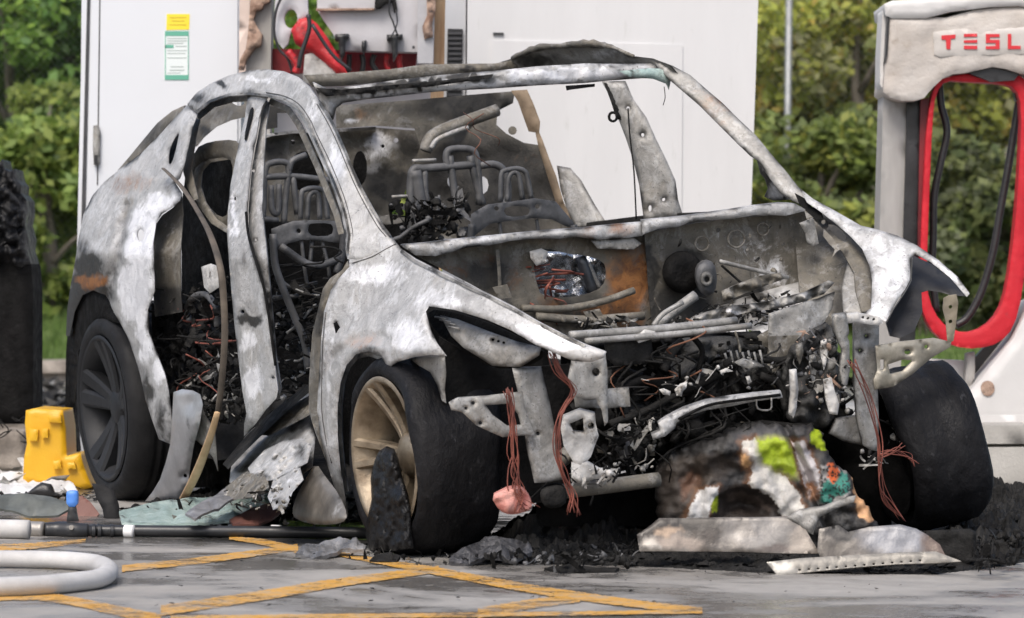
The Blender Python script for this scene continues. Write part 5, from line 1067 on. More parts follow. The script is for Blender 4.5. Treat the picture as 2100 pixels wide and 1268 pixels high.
junk('bay_scraps', [(1400, 720), (1720, 720), (1730, 850), (1420, 800)], X_(.34), 90, [GREYM, CHAR, SEATM, CHARD, CHARD, ASHW], (.004, .018), seed=4)
junk('tub_scraps', [(1400, 664), (1560, 606), (1640, 590), (1600, 650), (1450, 680)], X_(.18), 70, [GREYM, CHAR, ASHM, CHAR], (.003, .012), seed=5)
junk('post_scraps', [(1640, 690), (1720, 660), (1726, 860), (1650, 800)], X_(.5), 100, [GREYM, CHAR, FOAM, SEATM, CHARD], (.005, .018), seed=6)
wires('bay_wiring', bay, X_(.33), 46, CHAR, (.002, .005), (60, 150), seed=7, down=.5)
wires('copper_wire', [(1250, 760), (1400, 700), (1460, 720), (1380, 820)], X_(.36), 4, simple('dull_copper', (.12, .05, .03), (.24, .11, .06), 20, .7, .2), (.002, .003), (60, 140), seed=8)
junk('sill_clutter', [(1160, 655), (1330, 650), (1640, 600), (1660, 640), (1540, 672), (1180, 690)], X_(-.05), 260, [CHAR, BURNTD, CHARD, GREYM], (.004, .018), seed=51)
junk('firewall_clutter', [(1340, 500), (1620, 460), (1640, 560), (1480, 640), (1340, 660)], X_(-.2), 30, [BURNTD, CHAR], (.004, .012), seed=53)
junk('melted_drips', [(1330, 780), (1430, 770), (1440, 800), (1350, 810)], X_(.4), 10, [ASHW, GREYM], (.006, .014), seed=54)
junk('melted_drips', [(1460, 735), (1580, 730), (1580, 765), (1460, 770)], X_(.42), 14, [ASHW, GREYM], (.005, .012), seed=55)
junk('melted_drips', [(1180, 950), (1280, 950), (1270, 995), (1180, 1000)], X_(.58), 40, [ASHW, GREYM, CHAR], (.005, .016), seed=56)
junk('melted_drips', [(1250, 880), (1350, 850), (1350, 960), (1250, 970)], X_(.4), 90, [CHAR, CHARD, GREYM], (.006, .02), seed=57)
part('bay_side_panel', [(1577, 644), (1620, 630), (1680, 612), (1713, 598), (1708, 632), (1690, 662), (1660, 692), (1630, 722), (1602, 752), (1588, 768), (1581, 720), (1576, 680)], X_(.30), GREYM, th=.015, rnd=.006, rpx=5, step=7, bump=.012, stain=[(1650, 650, 70, 30, 'b', .22)])
part('bay_side_panel', [(1574, 690), (1640, 688), (1606, 740), (1586, 772), (1578, 740)], X_(.33), BURNTD, th=.01, step=7, bump=.01, stain=[(1600, 710, 40, 40, 'b', .25)])
part('molten_aluminium', [(1384, 800), (1396, 788), (1410, 784), (1408, 796), (1400, 804), (1398, 814), (1388, 812)], X_(.42), ASHW, th=.02, rnd=.008, rpx=5, step=4, bump=.02, bsc=22)
part('molten_aluminium', [(1352, 800), (1362, 798), (1376, 804), (1374, 812), (1360, 810)], X_(.42), ASHW, th=.02, rnd=.008, rpx=5, step=4, bump=.02, bsc=22)
part('molten_aluminium', [(1476, 762), (1490, 756), (1504, 762), (1490, 764), (1480, 768)], X_(.42), ASHW, th=.02, rnd=.008, rpx=5, step=4, bump=.02, bsc=22)
part('molten_aluminium', [(1530, 774), (1538, 772), (1542, 784), (1534, 788)], X_(.42), ASHW, th=.02, rnd=.008, rpx=5, step=4, bump=.02, bsc=22)
part('ash_ridge', [(1420, 652), (1450, 640), (1500, 628), (1560, 622), (1600, 612), (1650, 600), (1700, 576), (1712, 580), (1690, 604), (1640, 622), (1590, 634), (1540, 640), (1490, 652), (1440, 664)], X_(.22), GREYM, th=.02, rnd=.006, rpx=4, step=5, bump=.05, bsc=24, stain=[(1560, 625, 140, 8, 'r', .35), (1500, 640, 40, 12, 'b', .5)])
part('ash_ridge', [(1480, 598), (1520, 580), (1560, 566), (1600, 560), (1610, 572), (1560, 590), (1510, 610), (1484, 620)], X_(.05), BURNTD, th=.02, rnd=.006, rpx=4, step=5, bump=.05, bsc=24)
ptube('beam_groove', [(1392, 860), (1450, 832), (1520, 820), (1600, 810)], X_(.635), .005, CHARD, car, seg=5)
ptube('hook', [(1552, 812), (1554, 838), (1580, 840), (1582, 816)], X_(.62), .003, GREYM, car, seg=5, per=3)
for k, (x, y, h) in enumerate(((1627, 766, 48), (1627, 818, 40), (1640, 708, 40), (1668, 730, 60), (1690, 700, 60))):
    part('melted_drip', [(x - 7, y), (x + 6, y - 4), (x + 8, y + h * .4), (x + 4, y + h * .8), (x, y + h), (x - 4, y + h * .7), (x - 8, y + h * .3)], X_(.50 + .02 * (k % 3)), (GREYM, ASHW, BURNTD)[k % 3], th=.02, rnd=.006, rpx=5, step=4, bump=.02, bsc=20, seed=k * 3.1)
part('motor_housing', smooth_poly(circ(1290, 920, 34, 40, 14)), X_(.30), CHAR, th=.12, rnd=.03, rpx=16, step=6, bump=.012)
part('motor_cap', smooth_poly(circ(1282, 922, 18, 22, 12)), X_(.36), SEATM, th=.04, rnd=.02, rpx=9, step=5, bump=.01)
part('melted_bracket', [(1506, 744), (1524, 736), (1552, 742), (1568, 752), (1540, 758), (1520, 752)], X_(.42), GREYM, th=.02, rnd=.008, rpx=5, step=5, bump=.02)
for k in range(7):
    ptube('cooler_fin', [(1486 + 12 * k, 722 + R0.uniform(-4, 4)), (1492 + 12 * k, 742 + R0.uniform(-4, 6))], X_(.34), .004, GREYM, car, seg=5, per=2)
for (pts, r_, m_) in (([(1360, 760), (1380, 720), (1400, 700)], .014, CHAR), ([(1260, 800), (1320, 780), (1400, 800), (1470, 770)], .016, CHARD), ([(1250, 870), (1330, 840), (1400, 800)], .012, CHAR), ([(1470, 760), (1520, 730), (1600, 740), (1640, 720)], .012, CHAR), ([(1420, 690), (1440, 720), (1430, 770)], .009, CHARD), ([(1560, 770), (1600, 790), (1610, 840)], .012, CHAR), ([(1660, 700), (1680, 740), (1670, 800)], .010, SEATM)):
    ptube('burnt_hose', pts, X_(.33), r_, m_, car)
part('fused_mass', smooth_poly([(1380, 700), (1480, 690), (1560, 700), (1590, 740), (1560, 790), (1500, 820), (1420, 830), (1370, 800), (1350, 750)]), X_(.24), FUSED, th=.1, rnd=.04, rpx=22, step=6, bump=.07, bsc=13)
part('fused_mass', smooth_poly([(1610, 720), (1660, 680), (1712, 660), (1722, 740), (1730, 850), (1690, 890), (1620, 880), (1600, 800)]), X_(.36), FUSED, th=.1, rnd=.04, rpx=18, step=6, bump=.07, bsc=14, seed=4.0)
part('fused_mass', smooth_poly([(1240, 850), (1330, 820), (1420, 830), (1460, 850), (1380, 890), (1320, 910), (1250, 910)]), X_(.28), FUSED, th=.1, rnd=.03, rpx=16, step=6, bump=.06, bsc=14, seed=8.0)
part('melted_casting', smooth_poly([(1180, 770), (1260, 752), (1340, 760), (1360, 800), (1300, 840), (1240, 850), (1200, 820)]), X_(.22), FUSED, th=.1, rnd=.03, rpx=16, step=7, bump=.04, bsc=16)
part('melted_casting', smooth_poly([(1360, 740), (1430, 720), (1480, 760), (1470, 800), (1400, 812), (1360, 790)]), X_(.26), FUSED, th=.1, rnd=.03, rpx=16, step=7, bump=.05, bsc=16)
part('melted_casting', smooth_poly([(1500, 770), (1570, 740), (1620, 770), (1600, 800), (1540, 806)]), X_(.28), FUSED, th=.1, rnd=.03, rpx=16, step=7, bump=.05, bsc=16)
# rear door opening interior
ro = [(312, 640), (372, 600), (460, 560), (480, 700), (500, 860), (440, 880), (360, 840), (320, 740)]
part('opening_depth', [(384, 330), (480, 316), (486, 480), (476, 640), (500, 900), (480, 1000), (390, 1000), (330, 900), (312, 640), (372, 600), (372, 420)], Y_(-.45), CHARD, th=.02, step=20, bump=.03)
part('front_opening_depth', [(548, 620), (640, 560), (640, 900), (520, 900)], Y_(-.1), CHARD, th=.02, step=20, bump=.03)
junk('opening_scraps', ro, S(.14), 420, [CHAR, CHARD, CHAR, CHARD, ASHM], (.006, .028), seed=9)
junk('opening_scraps', [(380, 760), (480, 700), (500, 860), (400, 850)], S(.13), 130, [GREYM, CHAR, ASHM, CHARD], (.005, .022), seed=10)
wires('copper_wire', [(370, 640), (430, 640), (430, 740), (390, 750)], S(.12), 6, COPPER, (.002, .0035), (60, 150), seed=11, down=.5)
wires('opening_wiring', ro, S(.10), 16, CHAR, seed=12)
part('burnt_module', smooth_poly([(312, 640), (340, 612), (372, 610), (384, 660), (384, 740), (360, 770), (330, 740)]), S(.15), CHAR, th=.06, rnd=.03, rpx=14, step=6, bump=.04, bsc=18)
ptube('coil_spring', [(388, 660), (384, 630), (400, 608), (424, 606), (442, 630), (446, 670)], S(.14), .012, SEATM, car)
part('door_latch', [(412, 548), (430, 542), (446, 548), (448, 590), (430, 602), (418, 590)], S(.08), ASHW, th=.04, rnd=.012, rpx=7, step=6, bump=.008)
junk('cabin_scraps', [(540, 560), (640, 600), (640, 800), (560, 820)], S(.28), 200, [CHAR, CHARD, CHARD, CHAR, GREYM], (.006, .026), seed=13)
wires('cabin_wiring', [(540, 520), (700, 540), (650, 800), (560, 820)], S(.3), 40, CHAR, seed=14)
junk('seat_scraps', [(800, 420), (960, 400), (960, 490), (820, 490)], X_(-1.9), 160, [CHAR, CHARD, SEATM, CHARD], (.008, .03), seed=16)
wires('copper_wire', [(955, 190), (980, 190), (975, 240), (962, 240)], X_(-1.5), 2, simple('dim_copper', (.10, .045, .03), (.2, .09, .06), 20, .7, .2), (.0015, .002), (30, 50), seed=17, down=1.5)

# --- sills and torn metal at the bottom of the openings
part('torn_rear_sill', [(354, 806), (372, 800), (392, 804), (408, 812), (414, 832), (408, 870), (396, 914), (388, 960), (384, 990), (376, 1018), (366, 1030), (330, 1030), (296, 1030), (310, 1012), (326, 986), (338, 950), (347, 914), (351, 860)], S(-.02), simple('bare_sill_metal', (.30, .30, .31), (.48, .48, .49), 8, .4, .5, dirt=((.12, .12, .12), 9, .62)), th=.012, rnd=.03, rpx=18, step=8, bump=.010, holes=[circ(378, 978, 4)],
     dmod=lambda P: -.06 * np.clip(1 - np.hypot((P[:, 0] - 392) / 24, (P[:, 1] - 825) / 34), 0, 1))
part('torn_sill_flap', [(408, 812), (418, 850), (430, 868), (440, 880), (443, 930), (446, 968), (436, 940), (420, 920), (404, 906), (394, 900), (400, 870)], S(.02), GREYM, th=.01, rnd=.015, rpx=8, step=7, bump=.015)
part('sill_sheet', [(505, 890), (560, 850), (640, 800), (640, 880), (646, 900), (640, 960), (600, 990), (560, 1000), (500, 1010), (470, 990), (474, 950)], PL((-.6, -.90, .32), (-1.6, -.95, .12), (-1.2, -.72, .40)), BURNT, th=.015, rnd=.015, rpx=8, step=8, bump=.05, bsc=9,
     stain=[(560, 905, 40, 24, 'b', .5), (520, 955, 70, 20, 'r', .5), (600, 865, 50, 16, 'r', .6), (620, 950, 40, 40, 'r', .45), (540, 990, 70, 16, 'r', .3), (500, 920, 30, 30, 'r', .4)])
part('sill_strut', strip([(462, 958), (500, 915), (545, 870), (590, 830), (634, 796)], [16, 20, 22, 18, 14]), PL((-.6, -.95, .40), (-1.6, -.98, .15), (-1.2, -.80, .42)), CHAR, th=.02, rnd=.008, rpx=6, step=7, bump=.012)
part('crumpled_rocker', smooth_poly([(645, 952), (668, 985), (695, 1020), (712, 1062), (700, 1078), (650, 1082), (604, 1070), (596, 1052), (606, 1020), (625, 985)]), PL((-.35, -.98, .3), (-.9, -1.0, .1), (-.55, -1.05, .05)), simple('scorched_rocker', (.05, .047, .043), (.26, .245, .225), 7, .5, .3, dirt=((.5, .5, .5), 8, .66)), th=.012, rnd=.05, rpx=34, step=7, bump=.014)
SPL = PL((-.6, -.97, .32), (-1.6, -1.02, .10), (-1.2, -.80, .38))
part('crumpled_skin', [(508, 960), (540, 925), (580, 905), (618, 900), (640, 915), (630, 950), (600, 965), (560, 985), (520, 990)], SPL, BURNT, th=.008, rnd=.006, rpx=5, step=5, bump=.06, bsc=15, stain=[(560, 950, 30, 20, 'b', .35), (620, 930, 20, 30, 'r', .4), (530, 980, 30, 12, 'r', .5)])
part('crumpled_skin', [(548, 1020), (560, 985), (590, 962), (615, 960), (622, 985), (600, 1010), (588, 1040), (560, 1046)], SPL, BURNT, th=.008, rnd=.006, rpx=5, step=5, bump=.06, bsc=18, seed=3.0, stain=[(590, 985, 20, 14, 'b', .4), (570, 1030, 20, 14, 'r', .4)])
part('crumpled_skin', [(462, 1000), (500, 970), (545, 975), (552, 1000), (520, 1020), (470, 1028)], SPL, BURNTD, th=.008, rnd=.006, rpx=5, step=5, bump=.05, bsc=18, seed=6.0, stain=[(500, 990, 30, 14, 'b', .3)])
part('crumpled_skin', [(520, 890), (560, 860), (600, 830), (634, 812), (638, 850), (600, 870), (550, 895)], SPL, BURNTD, th=.008, rnd=.006, rpx=5, step=5, bump=.04, bsc=14, seed=9.0)
junk('sill_scraps', [(450, 1000), (600, 1000), (600, 1050), (450, 1040)], SPL, 60, [BURNTD, CHAR, CHARD, GREYM], (.004, .014), seed=18)
# hanging trim strip (hangs from the quarter; belongs to the door seal)
tr = ptube('trim_strip', [(335, 346), (352, 362), (376, 388), (405, 432), (432, 484), (451, 545), (458, 604), (461, 684), (456, 770), (447, 850)], S(-.04), [.008, .013, .012], TRIMD, None, seg=8, flat=.45)
tr.matrix_world = CM
tag(tr, 'long bent trim strip hanging from the rear quarter, dark above and tan at its foot', 'trim strip'); tr['carframe'] = 1
ptube('bare_end', [(446, 846), (430, 900), (404, 968), (378, 1020), (354, 1064)], S(-.06), [.010, .016, .014], TRIMT, tr, seg=8, flat=.45)
# copper bundles at the front
def bundle(pix, surf0, n, spread, seed):
    R = random.Random(seed); vs, fs = [], []
    for k in range(n):
        Q = surf0(np.array(pix, float) + np.array([(R.gauss(0, .7) * s_ + R.uniform(-2.5, 2.5), R.uniform(-6, 6)) for s_ in np.interp(np.linspace(0, 1, len(pix)), np.linspace(0, 1, len(spread)), spread)]))
        tube_geo(catmull(Q + np.array([R.uniform(-.012, .012), 0, 0]), 4), R.choice((.0012, .0014, .0020)), 5, vs, fs)
    return link('wire_bundle', mesh('wire_bundle', vs, fs), COPPER, car)
bundle([(1042, 798), (1048, 836), (1052, 872), (1052, 930), (1057, 970), (1064, 1010), (1066, 1046)], X_(.62), 10, [4, 4, 5, 8, 10, 20, 26], 1)
bundle([(1132, 722), (1145, 760), (1176, 798), (1162, 830), (1146, 860), (1141, 924), (1158, 974), (1172, 1010), (1180, 1056)], X_(.66), 9, [6, 6, 4, 5, 5, 5, 6, 10, 14], 2)
bundle([(1746, 740), (1760, 768), (1780, 816), (1798, 890), (1804, 935), (1810, 994), (1826, 1030), (1846, 1066)], X_(.6), 6, [4, 4, 3, 3, 2, 6, 8, 10], 3)
bundle([(1804, 932), (1830, 926), (1860, 934), (1876, 952)], X_(.6), 5, [2, 4, 8, 6], 4)
bundle([(1804, 934), (1830, 924), (1846, 912)], X_(.6), 3, [2, 4, 6], 5)
part('melted_connector', smooth_poly([(1006, 1020), (1032, 1006), (1050, 1000), (1072, 1002), (1088, 1024), (1092, 1046), (1070, 1054), (1046, 1058), (1024, 1050)]), X_(.62), PINK, th=.05, rnd=.02, rpx=10, step=6, bump=.03, bsc=20)

# --- wheels
def wheel(name, label, hub, R, r, wd, tmat, rmat, steer, camber, spokes, dish, spmat=None, open_=False):
    Mw = Matrix.Translation(hub) @ Matrix.Rotation(steer, 4, 'Z') @ Matrix.Rotation(camber, 4, 'X')
    inv = Mw.inverted(); CMw = CM @ Mw; CMwi = CMw.inverted()
    def settle(vs):                            # a soft tyre: nothing below the ground
        out = []
        for v in vs:
            g = CMw @ Vector(v)
            if g.z < .004: g.z = .004
            out.append(CMwi @ g)
        return out
    # outer face is at local y = 0 looking along -y; the tyre extends to +wd
    s = wd; sw = R - r
    prof = [(.012, r), (.0, r + sw * .18), (-.006, r + sw * .45), (.002, r + sw * .72), (.02, r + sw * .90), (.045, R - .004)]
    for k in range(9):
        y = .06 + (s - .12) * k / 8
        g = -.006 if (k in (2, 4, 6) and not open_) else 0
        prof += [(y - .002, R + g), (y + .006, R + g)]
    prof += [(s - .045, R - .004), (s - .02, r + sw * .9), (s - .002, r + sw * .72), (s + .006, r + sw * .45), (s, r + sw * .18), (s - .012, r)]
    vs, fs = lathe(prof, 110)
    if open_:
        vs = [tuple(np.array(v) * (1 + .030 * mn.fractal(Vector(v) * 7, .8, 2, 4), 1, 1 + .030 * mn.fractal(Vector(v) * 7, .8, 2, 4)) + np.array((0, .03 * mn.noise(Vector(v) * 5), 0))) for v in vs]
    w_ = bpy.data.objects.new(name, None)
    me = mesh('tyre', settle(vs), fs)
    # hub and barrel
    hvs, hfs = lathe([(dish - .012, .0005), (dish - .012, .035), (dish - .004, .06), (dish + .02, .075), (dish + .05, .075)], 24)
    wo = link(name, mesh('wheel_hub', hvs, hfs), spmat or rmat, car); wo.matrix_local = Mw
    if label: wo['label'] = label
    link('tyre', me, tmat, wo)
    bvs, bfs = lathe([(.0, r + .006), (-.006, r - .002), (.0, r - .012), (.016, r - .018), (.03, r - .03), (.10, r - .045), (wd - .03, r - .03), (wd, r + .004)], 56)
    link('rim', mesh('rim', bvs, bfs), rmat, wo)
    dvs, dfs = lathe([(dish + .10, .0005), (dish + .10, r - .05)], 40)
    link('brake_disc', mesh('brake_disc', dvs, dfs), CHARD, wo)
    for (a, w0, w1) in spokes:
        svs, sfs = [], []
        ca, sa = math.cos(a), math.sin(a); t_ = np.array((-sa, 0, ca)); d_ = np.array((ca, 0, sa))
        for i in range(6):
            u = i / 5; rr = .04 + (r - .052) * u; wdt = (w0 + (w1 - w0) * u) / 2; y = dish * (1 - u ** 1.6) + .004
            for (tt, yy) in ((-wdt, y + .004), (-wdt * .6, y - .006), (wdt * .6, y - .006), (wdt, y + .004), (wdt * .8, y + .05), (-wdt * .8, y + .05)):
                svs.append(d_ * rr + t_ * tt + np.array((0, yy, 0)))
        for i in range(5):
            for k in range(6): sfs.append((i * 6 + k, i * 6 + (k + 1) % 6, (i + 1) * 6 + (k + 1) % 6, (i + 1) * 6 + k))
        sfs.append((30, 31, 32, 33, 34, 35)); sfs.append((5, 4, 3, 2, 1, 0))
        link('spoke', mesh('spoke', svs, sfs, False), spmat or rmat, wo)
    return wo
pi = math.pi
def dbl(a0, n, gap, w0, w1): return [(a0 + 2 * pi * k / n + s_ * gap, w0, w1) for k in range(n) for s_ in (-1, 1)]
hubR = cyp([(212, 838)], -.935)[0]
wheel('rear_wheel', 'rear wheel with intact black multi spoke rim', hubR, .352, .268, .25, RUBBER, RIMB, 0, 0, dbl(.35, 5, .17, .045, .07), .05)
hubF = cyp([(788, 938)], -.945)[0]
wf = wheel('front_wheel', 'near front wheel with scorched tan rim and burnt tyre', hubF, .305, .238, .26, BURNTRUB, RIMT, .02, 0, dbl(.65, 5, .15, .020, .030)[:8], .075, open_=True)
hubFF = cyp([(1978, 896)], .93)[0]
wheel('far_front_wheel', 'far front wheel with bare burnt tyre seen from inside', hubFF, .262, .19, .25, BURNTRUB, CHARD, pi - .27, -.16, [(k * pi / 2.5, .05, .05) for k in range(5)], .08, open_=True)
part('melted_wheel_cover', [(774, 932), (790, 922), (806, 928), (814, 948), (822, 985), (834, 1020), (840, 1050), (842, 1090), (846, 1130), (800, 1136), (756, 1134), (748, 1104), (750, 1074), (760, 1030), (758, 985), (766, 950)], Y_(-.975), SHINY, th=.05, rnd=.06, rpx=30, step=4, bump=.028, bsc=20, stain=None)
junk('brake_remains', [(1826, 860), (1850, 850), (1852, 900), (1834, 910)], X_(.2), 24, [GREYM, CHAR], (.008, .02), seed=20)
junk('brake_remains', [(1770, 930), (1810, 920), (1806, 950), (1780, 960)], X_(.5), 20, [GREYM, ASHM, CHAR], (.006, .014), seed=21)

# ================================================================== LOOSE THINGS
# charred moulded tub with unburnt lime patch, standing in front of the car
tub = [(1344, 980), (1350, 954), (1374, 924), (1400, 908), (1430, 902), (1460, 898), (1515, 875), (1565, 869), (1625, 876), (1668, 874), (1692, 892), (1700, 928), (1720, 954), (1748, 976), (1758, 1010), (1790, 1052), (1808, 1084), (1806, 1136), (1720, 1140), (1600, 1140), (1480, 1140), (1352, 1136), (1350, 1030)]
DKB = (.030, .022, .018); BRN = (.20, .095, .045)
TPOLY = [([(1350, 960), (1400, 935), (1470, 930), (1520, 950), (1480, 985), (1430, 1000), (1400, 1060), (1352, 1060)], (.060, .048, .040), None, 14),
 ([(1395, 985), (1420, 965), (1440, 985), (1415, 1010), (1398, 1030)], (.16, .085, .055), None, 9),
 ([(1505, 890), (1560, 876), (1640, 884), (1650, 900), (1560, 904), (1520, 922)], (.075, .075, .08), None, 14),
 ([(1520, 905), (1548, 898), (1560, 930), (1580, 960), (1620, 985), (1640, 1020), (1654, 1056), (1604, 1060), (1586, 1030), (1560, 1008), (1532, 992), (1544, 972), (1528, 944)], (.70, .67, .62), BRN, 2.5),
 ([(1518, 932), (1530, 930), (1538, 954), (1528, 958)], (.62, .36, .17), BRN, 3),
 ([(1555, 906), (1575, 900), (1610, 903), (1621, 918), (1633, 944), (1638, 964), (1630, 977), (1614, 967), (1585, 960), (1566, 945), (1556, 925)], (.36, .47, .02), (.36, .38, .10), 2),
 ([(1432, 1004), (1472, 998), (1470, 1020), (1457, 1036), (1452, 1066), (1405, 1066), (1416, 1034), (1425, 1018)], (.72, .71, .70), BRN, 2.5),
 ([(1461, 1028), (1472, 1014), (1470, 1042), (1460, 1056)], (.36, .44, .02), None, 2),
 ([(1474, 1004), (1506, 993), (1540, 998), (1571, 1014), (1596, 1038), (1606, 1066), (1464, 1066), (1470, 1034)], DKB, None, 3),
 ([(1490, 1016), (1520, 1008), (1550, 1018), (1578, 1040), (1584, 1050), (1550, 1036), (1515, 1026), (1492, 1030)], (.10, .075, .062), None, 5),
 ([(1624, 905), (1640, 910), (1652, 950), (1660, 1000), (1650, 1030), (1640, 1000), (1640, 960)], DKB, None, 4),
 ([(1630, 908), (1646, 905), (1661, 924), (1673, 954), (1681, 984), (1678, 1016), (1665, 1020), (1650, 992), (1641, 954)], (.52, .49, .50), BRN, 3),
 ([(1652, 990), (1672, 990), (1680, 1010), (1668, 1022)], (.40, .22, .13), None, 4),
 ([(1662, 893), (1680, 878), (1692, 903), (1698, 925), (1675, 920), (1664, 906)], (.42, .54, .015), DKB, 2),
 ([(1684, 950), (1740, 965), (1746, 1010), (1700, 1040), (1680, 1032), (1682, 990)], (.30, .29, .28), None, 4),
 ([(1685, 996), (1720, 974), (1741, 973), (1744, 1006), (1720, 1016), (1700, 1036), (1682, 1030)], (.035, .19, .15), None, 2.5),
 ([(1699, 953), (1720, 958), (1721, 980), (1706, 996), (1697, 980)], (.60, .12, .03), None, 2),
 ([(1750, 974), (1761, 994), (1781, 1034), (1802, 1070), (1780, 1072), (1760, 1060), (1754, 1024)], (.58, .33, .17), DKB, 2.5),
 ([(1776, 1008), (1784, 1014), (1812, 1060), (1806, 1064), (1790, 1040)], (.70, .58, .14), None, 1.5),
 ([(1806, 1056), (1812, 1058), (1824, 1080), (1812, 1080)], (.12, .45, .36), None, 1.5)]
def tub_color(P):
    q = P + np.array([[mn.noise(Vector((p[0] * .06, p[1] * .06, 3.1))) + .6 * mn.noise(Vector((p[0] * .18, p[1] * .18, 3.1))), mn.noise(Vector((p[0] * .06, p[1] * .06, 9.7))) + .6 * mn.noise(Vector((p[0] * .18, p[1] * .18, 9.7)))] for p in P]) * 6
    c = np.tile(np.array((.034, .033, .033)), (len(P), 1))
    fl = np.array([mn.fractal(Vector((p[0] * .10 + p[1] * .03, p[1] * .04, 1.7)), .8, 2, 4) for p in P]); c *= (1 + .9 * fl)[:, None].clip(.3, 2.2)
    for poly, col, edge, soft in TPOLY:
        poly = np.array(poly, float); sd = edge_dist(q, [poly]) * np.where(inside(q, poly), 1, -1)
        if edge is not None:
            f = np.clip((sd + 12) / 11, 0, 1)[:, None]; c = c * (1 - f * .85) + np.array(edge) * f * .85
        f = np.clip(sd / soft + .5, 0, 1)[:, None]; c = c * (1 - f) + np.array(col) * f
    sp_ = np.array([mn.noise(Vector((p[0] * .35, p[1] * .35, 4.4))) for p in P]); z = ((P[:, 0] > 1682) & (P[:, 0] < 1746) & (P[:, 1] > 945) & (sp_ > .22)); c[z] = (.02, .02, .02)
    return c
tub = [tuple(np.array(p_) + (rng.uniform(-4, 4, 2) if p_[1] < 1080 else 0)) for p_ in resample(tub, 9)]
tb_ = thing('charred_tub', 'charred moulded plastic tub with lime yellow and white unburnt patches', 'plastic tub', tuple(wz([(1560, 1140)])[0]))
TM = Matrix.Translation(tb_.location).inverted()
TD = float(tb_.location.y) - .05
o = sheet('tub_shell', tub, W_(TD), BLIST, None, th=.03, step=3.4, rnd=.07, rpx=46, bump=.034, bsc=11, color=tub_color,
          dmod=lambda P: -.07 * np.clip(1 - np.hypot((P[:, 0] - 1530) / 74, (P[:, 1] - 1040) / 40), 0, 1) + .05 * np.clip(1 - np.hypot((P[:, 0] - 1480) / 90, (P[:, 1] - 930) / 50), 0, 1) - .06 * np.clip(1 - np.abs(P[:, 0] - (1640 + .42 * (P[:, 1] - 940))) / 14, 0, 1))
o.data.transform(TM); o.parent = tb_
o = sheet('tub_rim', strip([(1400, 904), (1460, 894), (1516, 872), (1566, 866), (1626, 872), (1670, 870)], 7), W_(TD + .09), CHAR, None, th=.04, step=7, bump=.01); o.data.transform(TM); o.parent = tb_
# belly panels lying on the ground ahead of it
def ground_sheet(name, label, cat, pix, z, mat, color=None, th=.008, bump=.02, tilt=None, step=9, **k):
    """a plate lying near the ground: z is its height, or a function of the pixels"""
    zf = z if callable(z) else (lambda P: np.full(len(P), z))
    def surf(P):
        d = rays(P); return CP + d * ((zf(P) - CH) / d[:, 2])[:, None]
    o = sheet(name, pix, surf, mat, None, th=th, step=step, bump=bump, color=color, **k)
    c = np.array([v.co for v in o.data.vertices]); b = Vector((*c[:, :2].mean(0), 0))
    o.data.transform(Matrix.Translation(-b)); o.location = b
    return tag(o, label, cat)
def lean(yb, yt, zb, zt): return lambda P: zb + (zt - zb) * np.clip((yb - P[:, 1]) / (yb - yt), 0, 1)
def upsheet(name, label, cat, pix, Y, mat, color=None, th=.01, lean_=0.25, **k):
    """a plate leaning back from the line where it meets the ground"""
    yb = max(p[1] for p in pix)
    def surf(P):
        d = rays(P); n = np.array([0, 1.0, -lean_]); p0 = wy([(np.mean([q[0] for q in pix]), yb)], Y)[0]
        t = ((p0 - CP) @ n) / (d @ n); return CP + d * t[:, None]
    o = sheet(name, pix, surf, mat, None, th=th, color=color, **k)
    c = np.array([v.co for v in o.data.vertices]); b = Vector((*c[:, :2].mean(0), max(0, c[:, 2].min())))
    o.data.transform(Matrix.Translation(-b)); o.location = b
    return tag(o, label, cat)
def gY(py, px=1050): return float(wz([(px, py)])[0][1])
P1 = [(1700, 930, 1, 1, 0, (0, 0, 0), 1)]
upsheet('belly_panel', 'pale scorched metal panel lying in front of the charred tub', 'metal panel',
        [(1306, 1096), (1330, 1080), (1352, 1062), (1400, 1062), (1476, 1060), (1560, 1060), (1622, 1058), (1652, 1084), (1668, 1112), (1682, 1135), (1600, 1134), (1500, 1131), (1400, 1130), (1312, 1130)], 9.84, SCORCH, th=.006, lean_=.35, rnd=.004, rpx=5, step=6, bump=.006,
        color=lambda P: blob_color(P, (.15, .135, .12), [(1560, 1092, 70, 30, 0, (.26, .245, .23), 1.5), (1510, 1080, 40, 16, .3, (.20, .185, .17), 2), (1440, 1100, 34, 30, .4, (.06, .05, .043), 2), (1660, 1110, 26, 30, .4, (.09, .075, .065), 2), (1600, 1124, 50, 9, 0, (.12, .10, .09), 2), (1330, 1085, 60, 26, 0, (.04, .034, .03), 2), (1420, 1072, 60, 16, 0, (.05, .045, .04), 2), (1340, 1112, 22, 14, 0, (.40, .37, .33), 3), (1390, 1112, 50, 14, .1, (.24, .20, .17), 2), (1370, 1090, 30, 8, 0, (.40, .30, .22), 2), (1700, 1095, 4, 4, 0, (.2, .2, .2), 2), (1650, 1110, 30, 30, 0, (.25, .22, .19), 2)]))
upsheet('belly_panel', 'grey arched metal panel behind the perforated strip', 'metal panel',
        [(1676, 1130), (1680, 1084), (1720, 1076), (1740, 1090), (1782, 1080), (1846, 1075), (1880, 1084), (1902, 1096), (1928, 1116), (1940, 1140), (1800, 1150), (1690, 1154)], 9.80, SCORCH, th=.006, lean_=.35, rnd=.004, rpx=5, step=6, bump=.006,
        color=lambda P: blob_color(P, (.15, .135, .12), [(1700, 1130, 40, 20, 0, (.08, .07, .06), 2), (1800, 1120, 40, 8, 0, (.10, .09, .08), 2), (1730, 1090, 36, 22, 0, (.03, .028, .027), 3), (1840, 1105, 70, 34, 0, (.24, .245, .265), 1.5), (1925, 1120, 34, 40, 0, (.16, .12, .10), 2)]))
perf = []
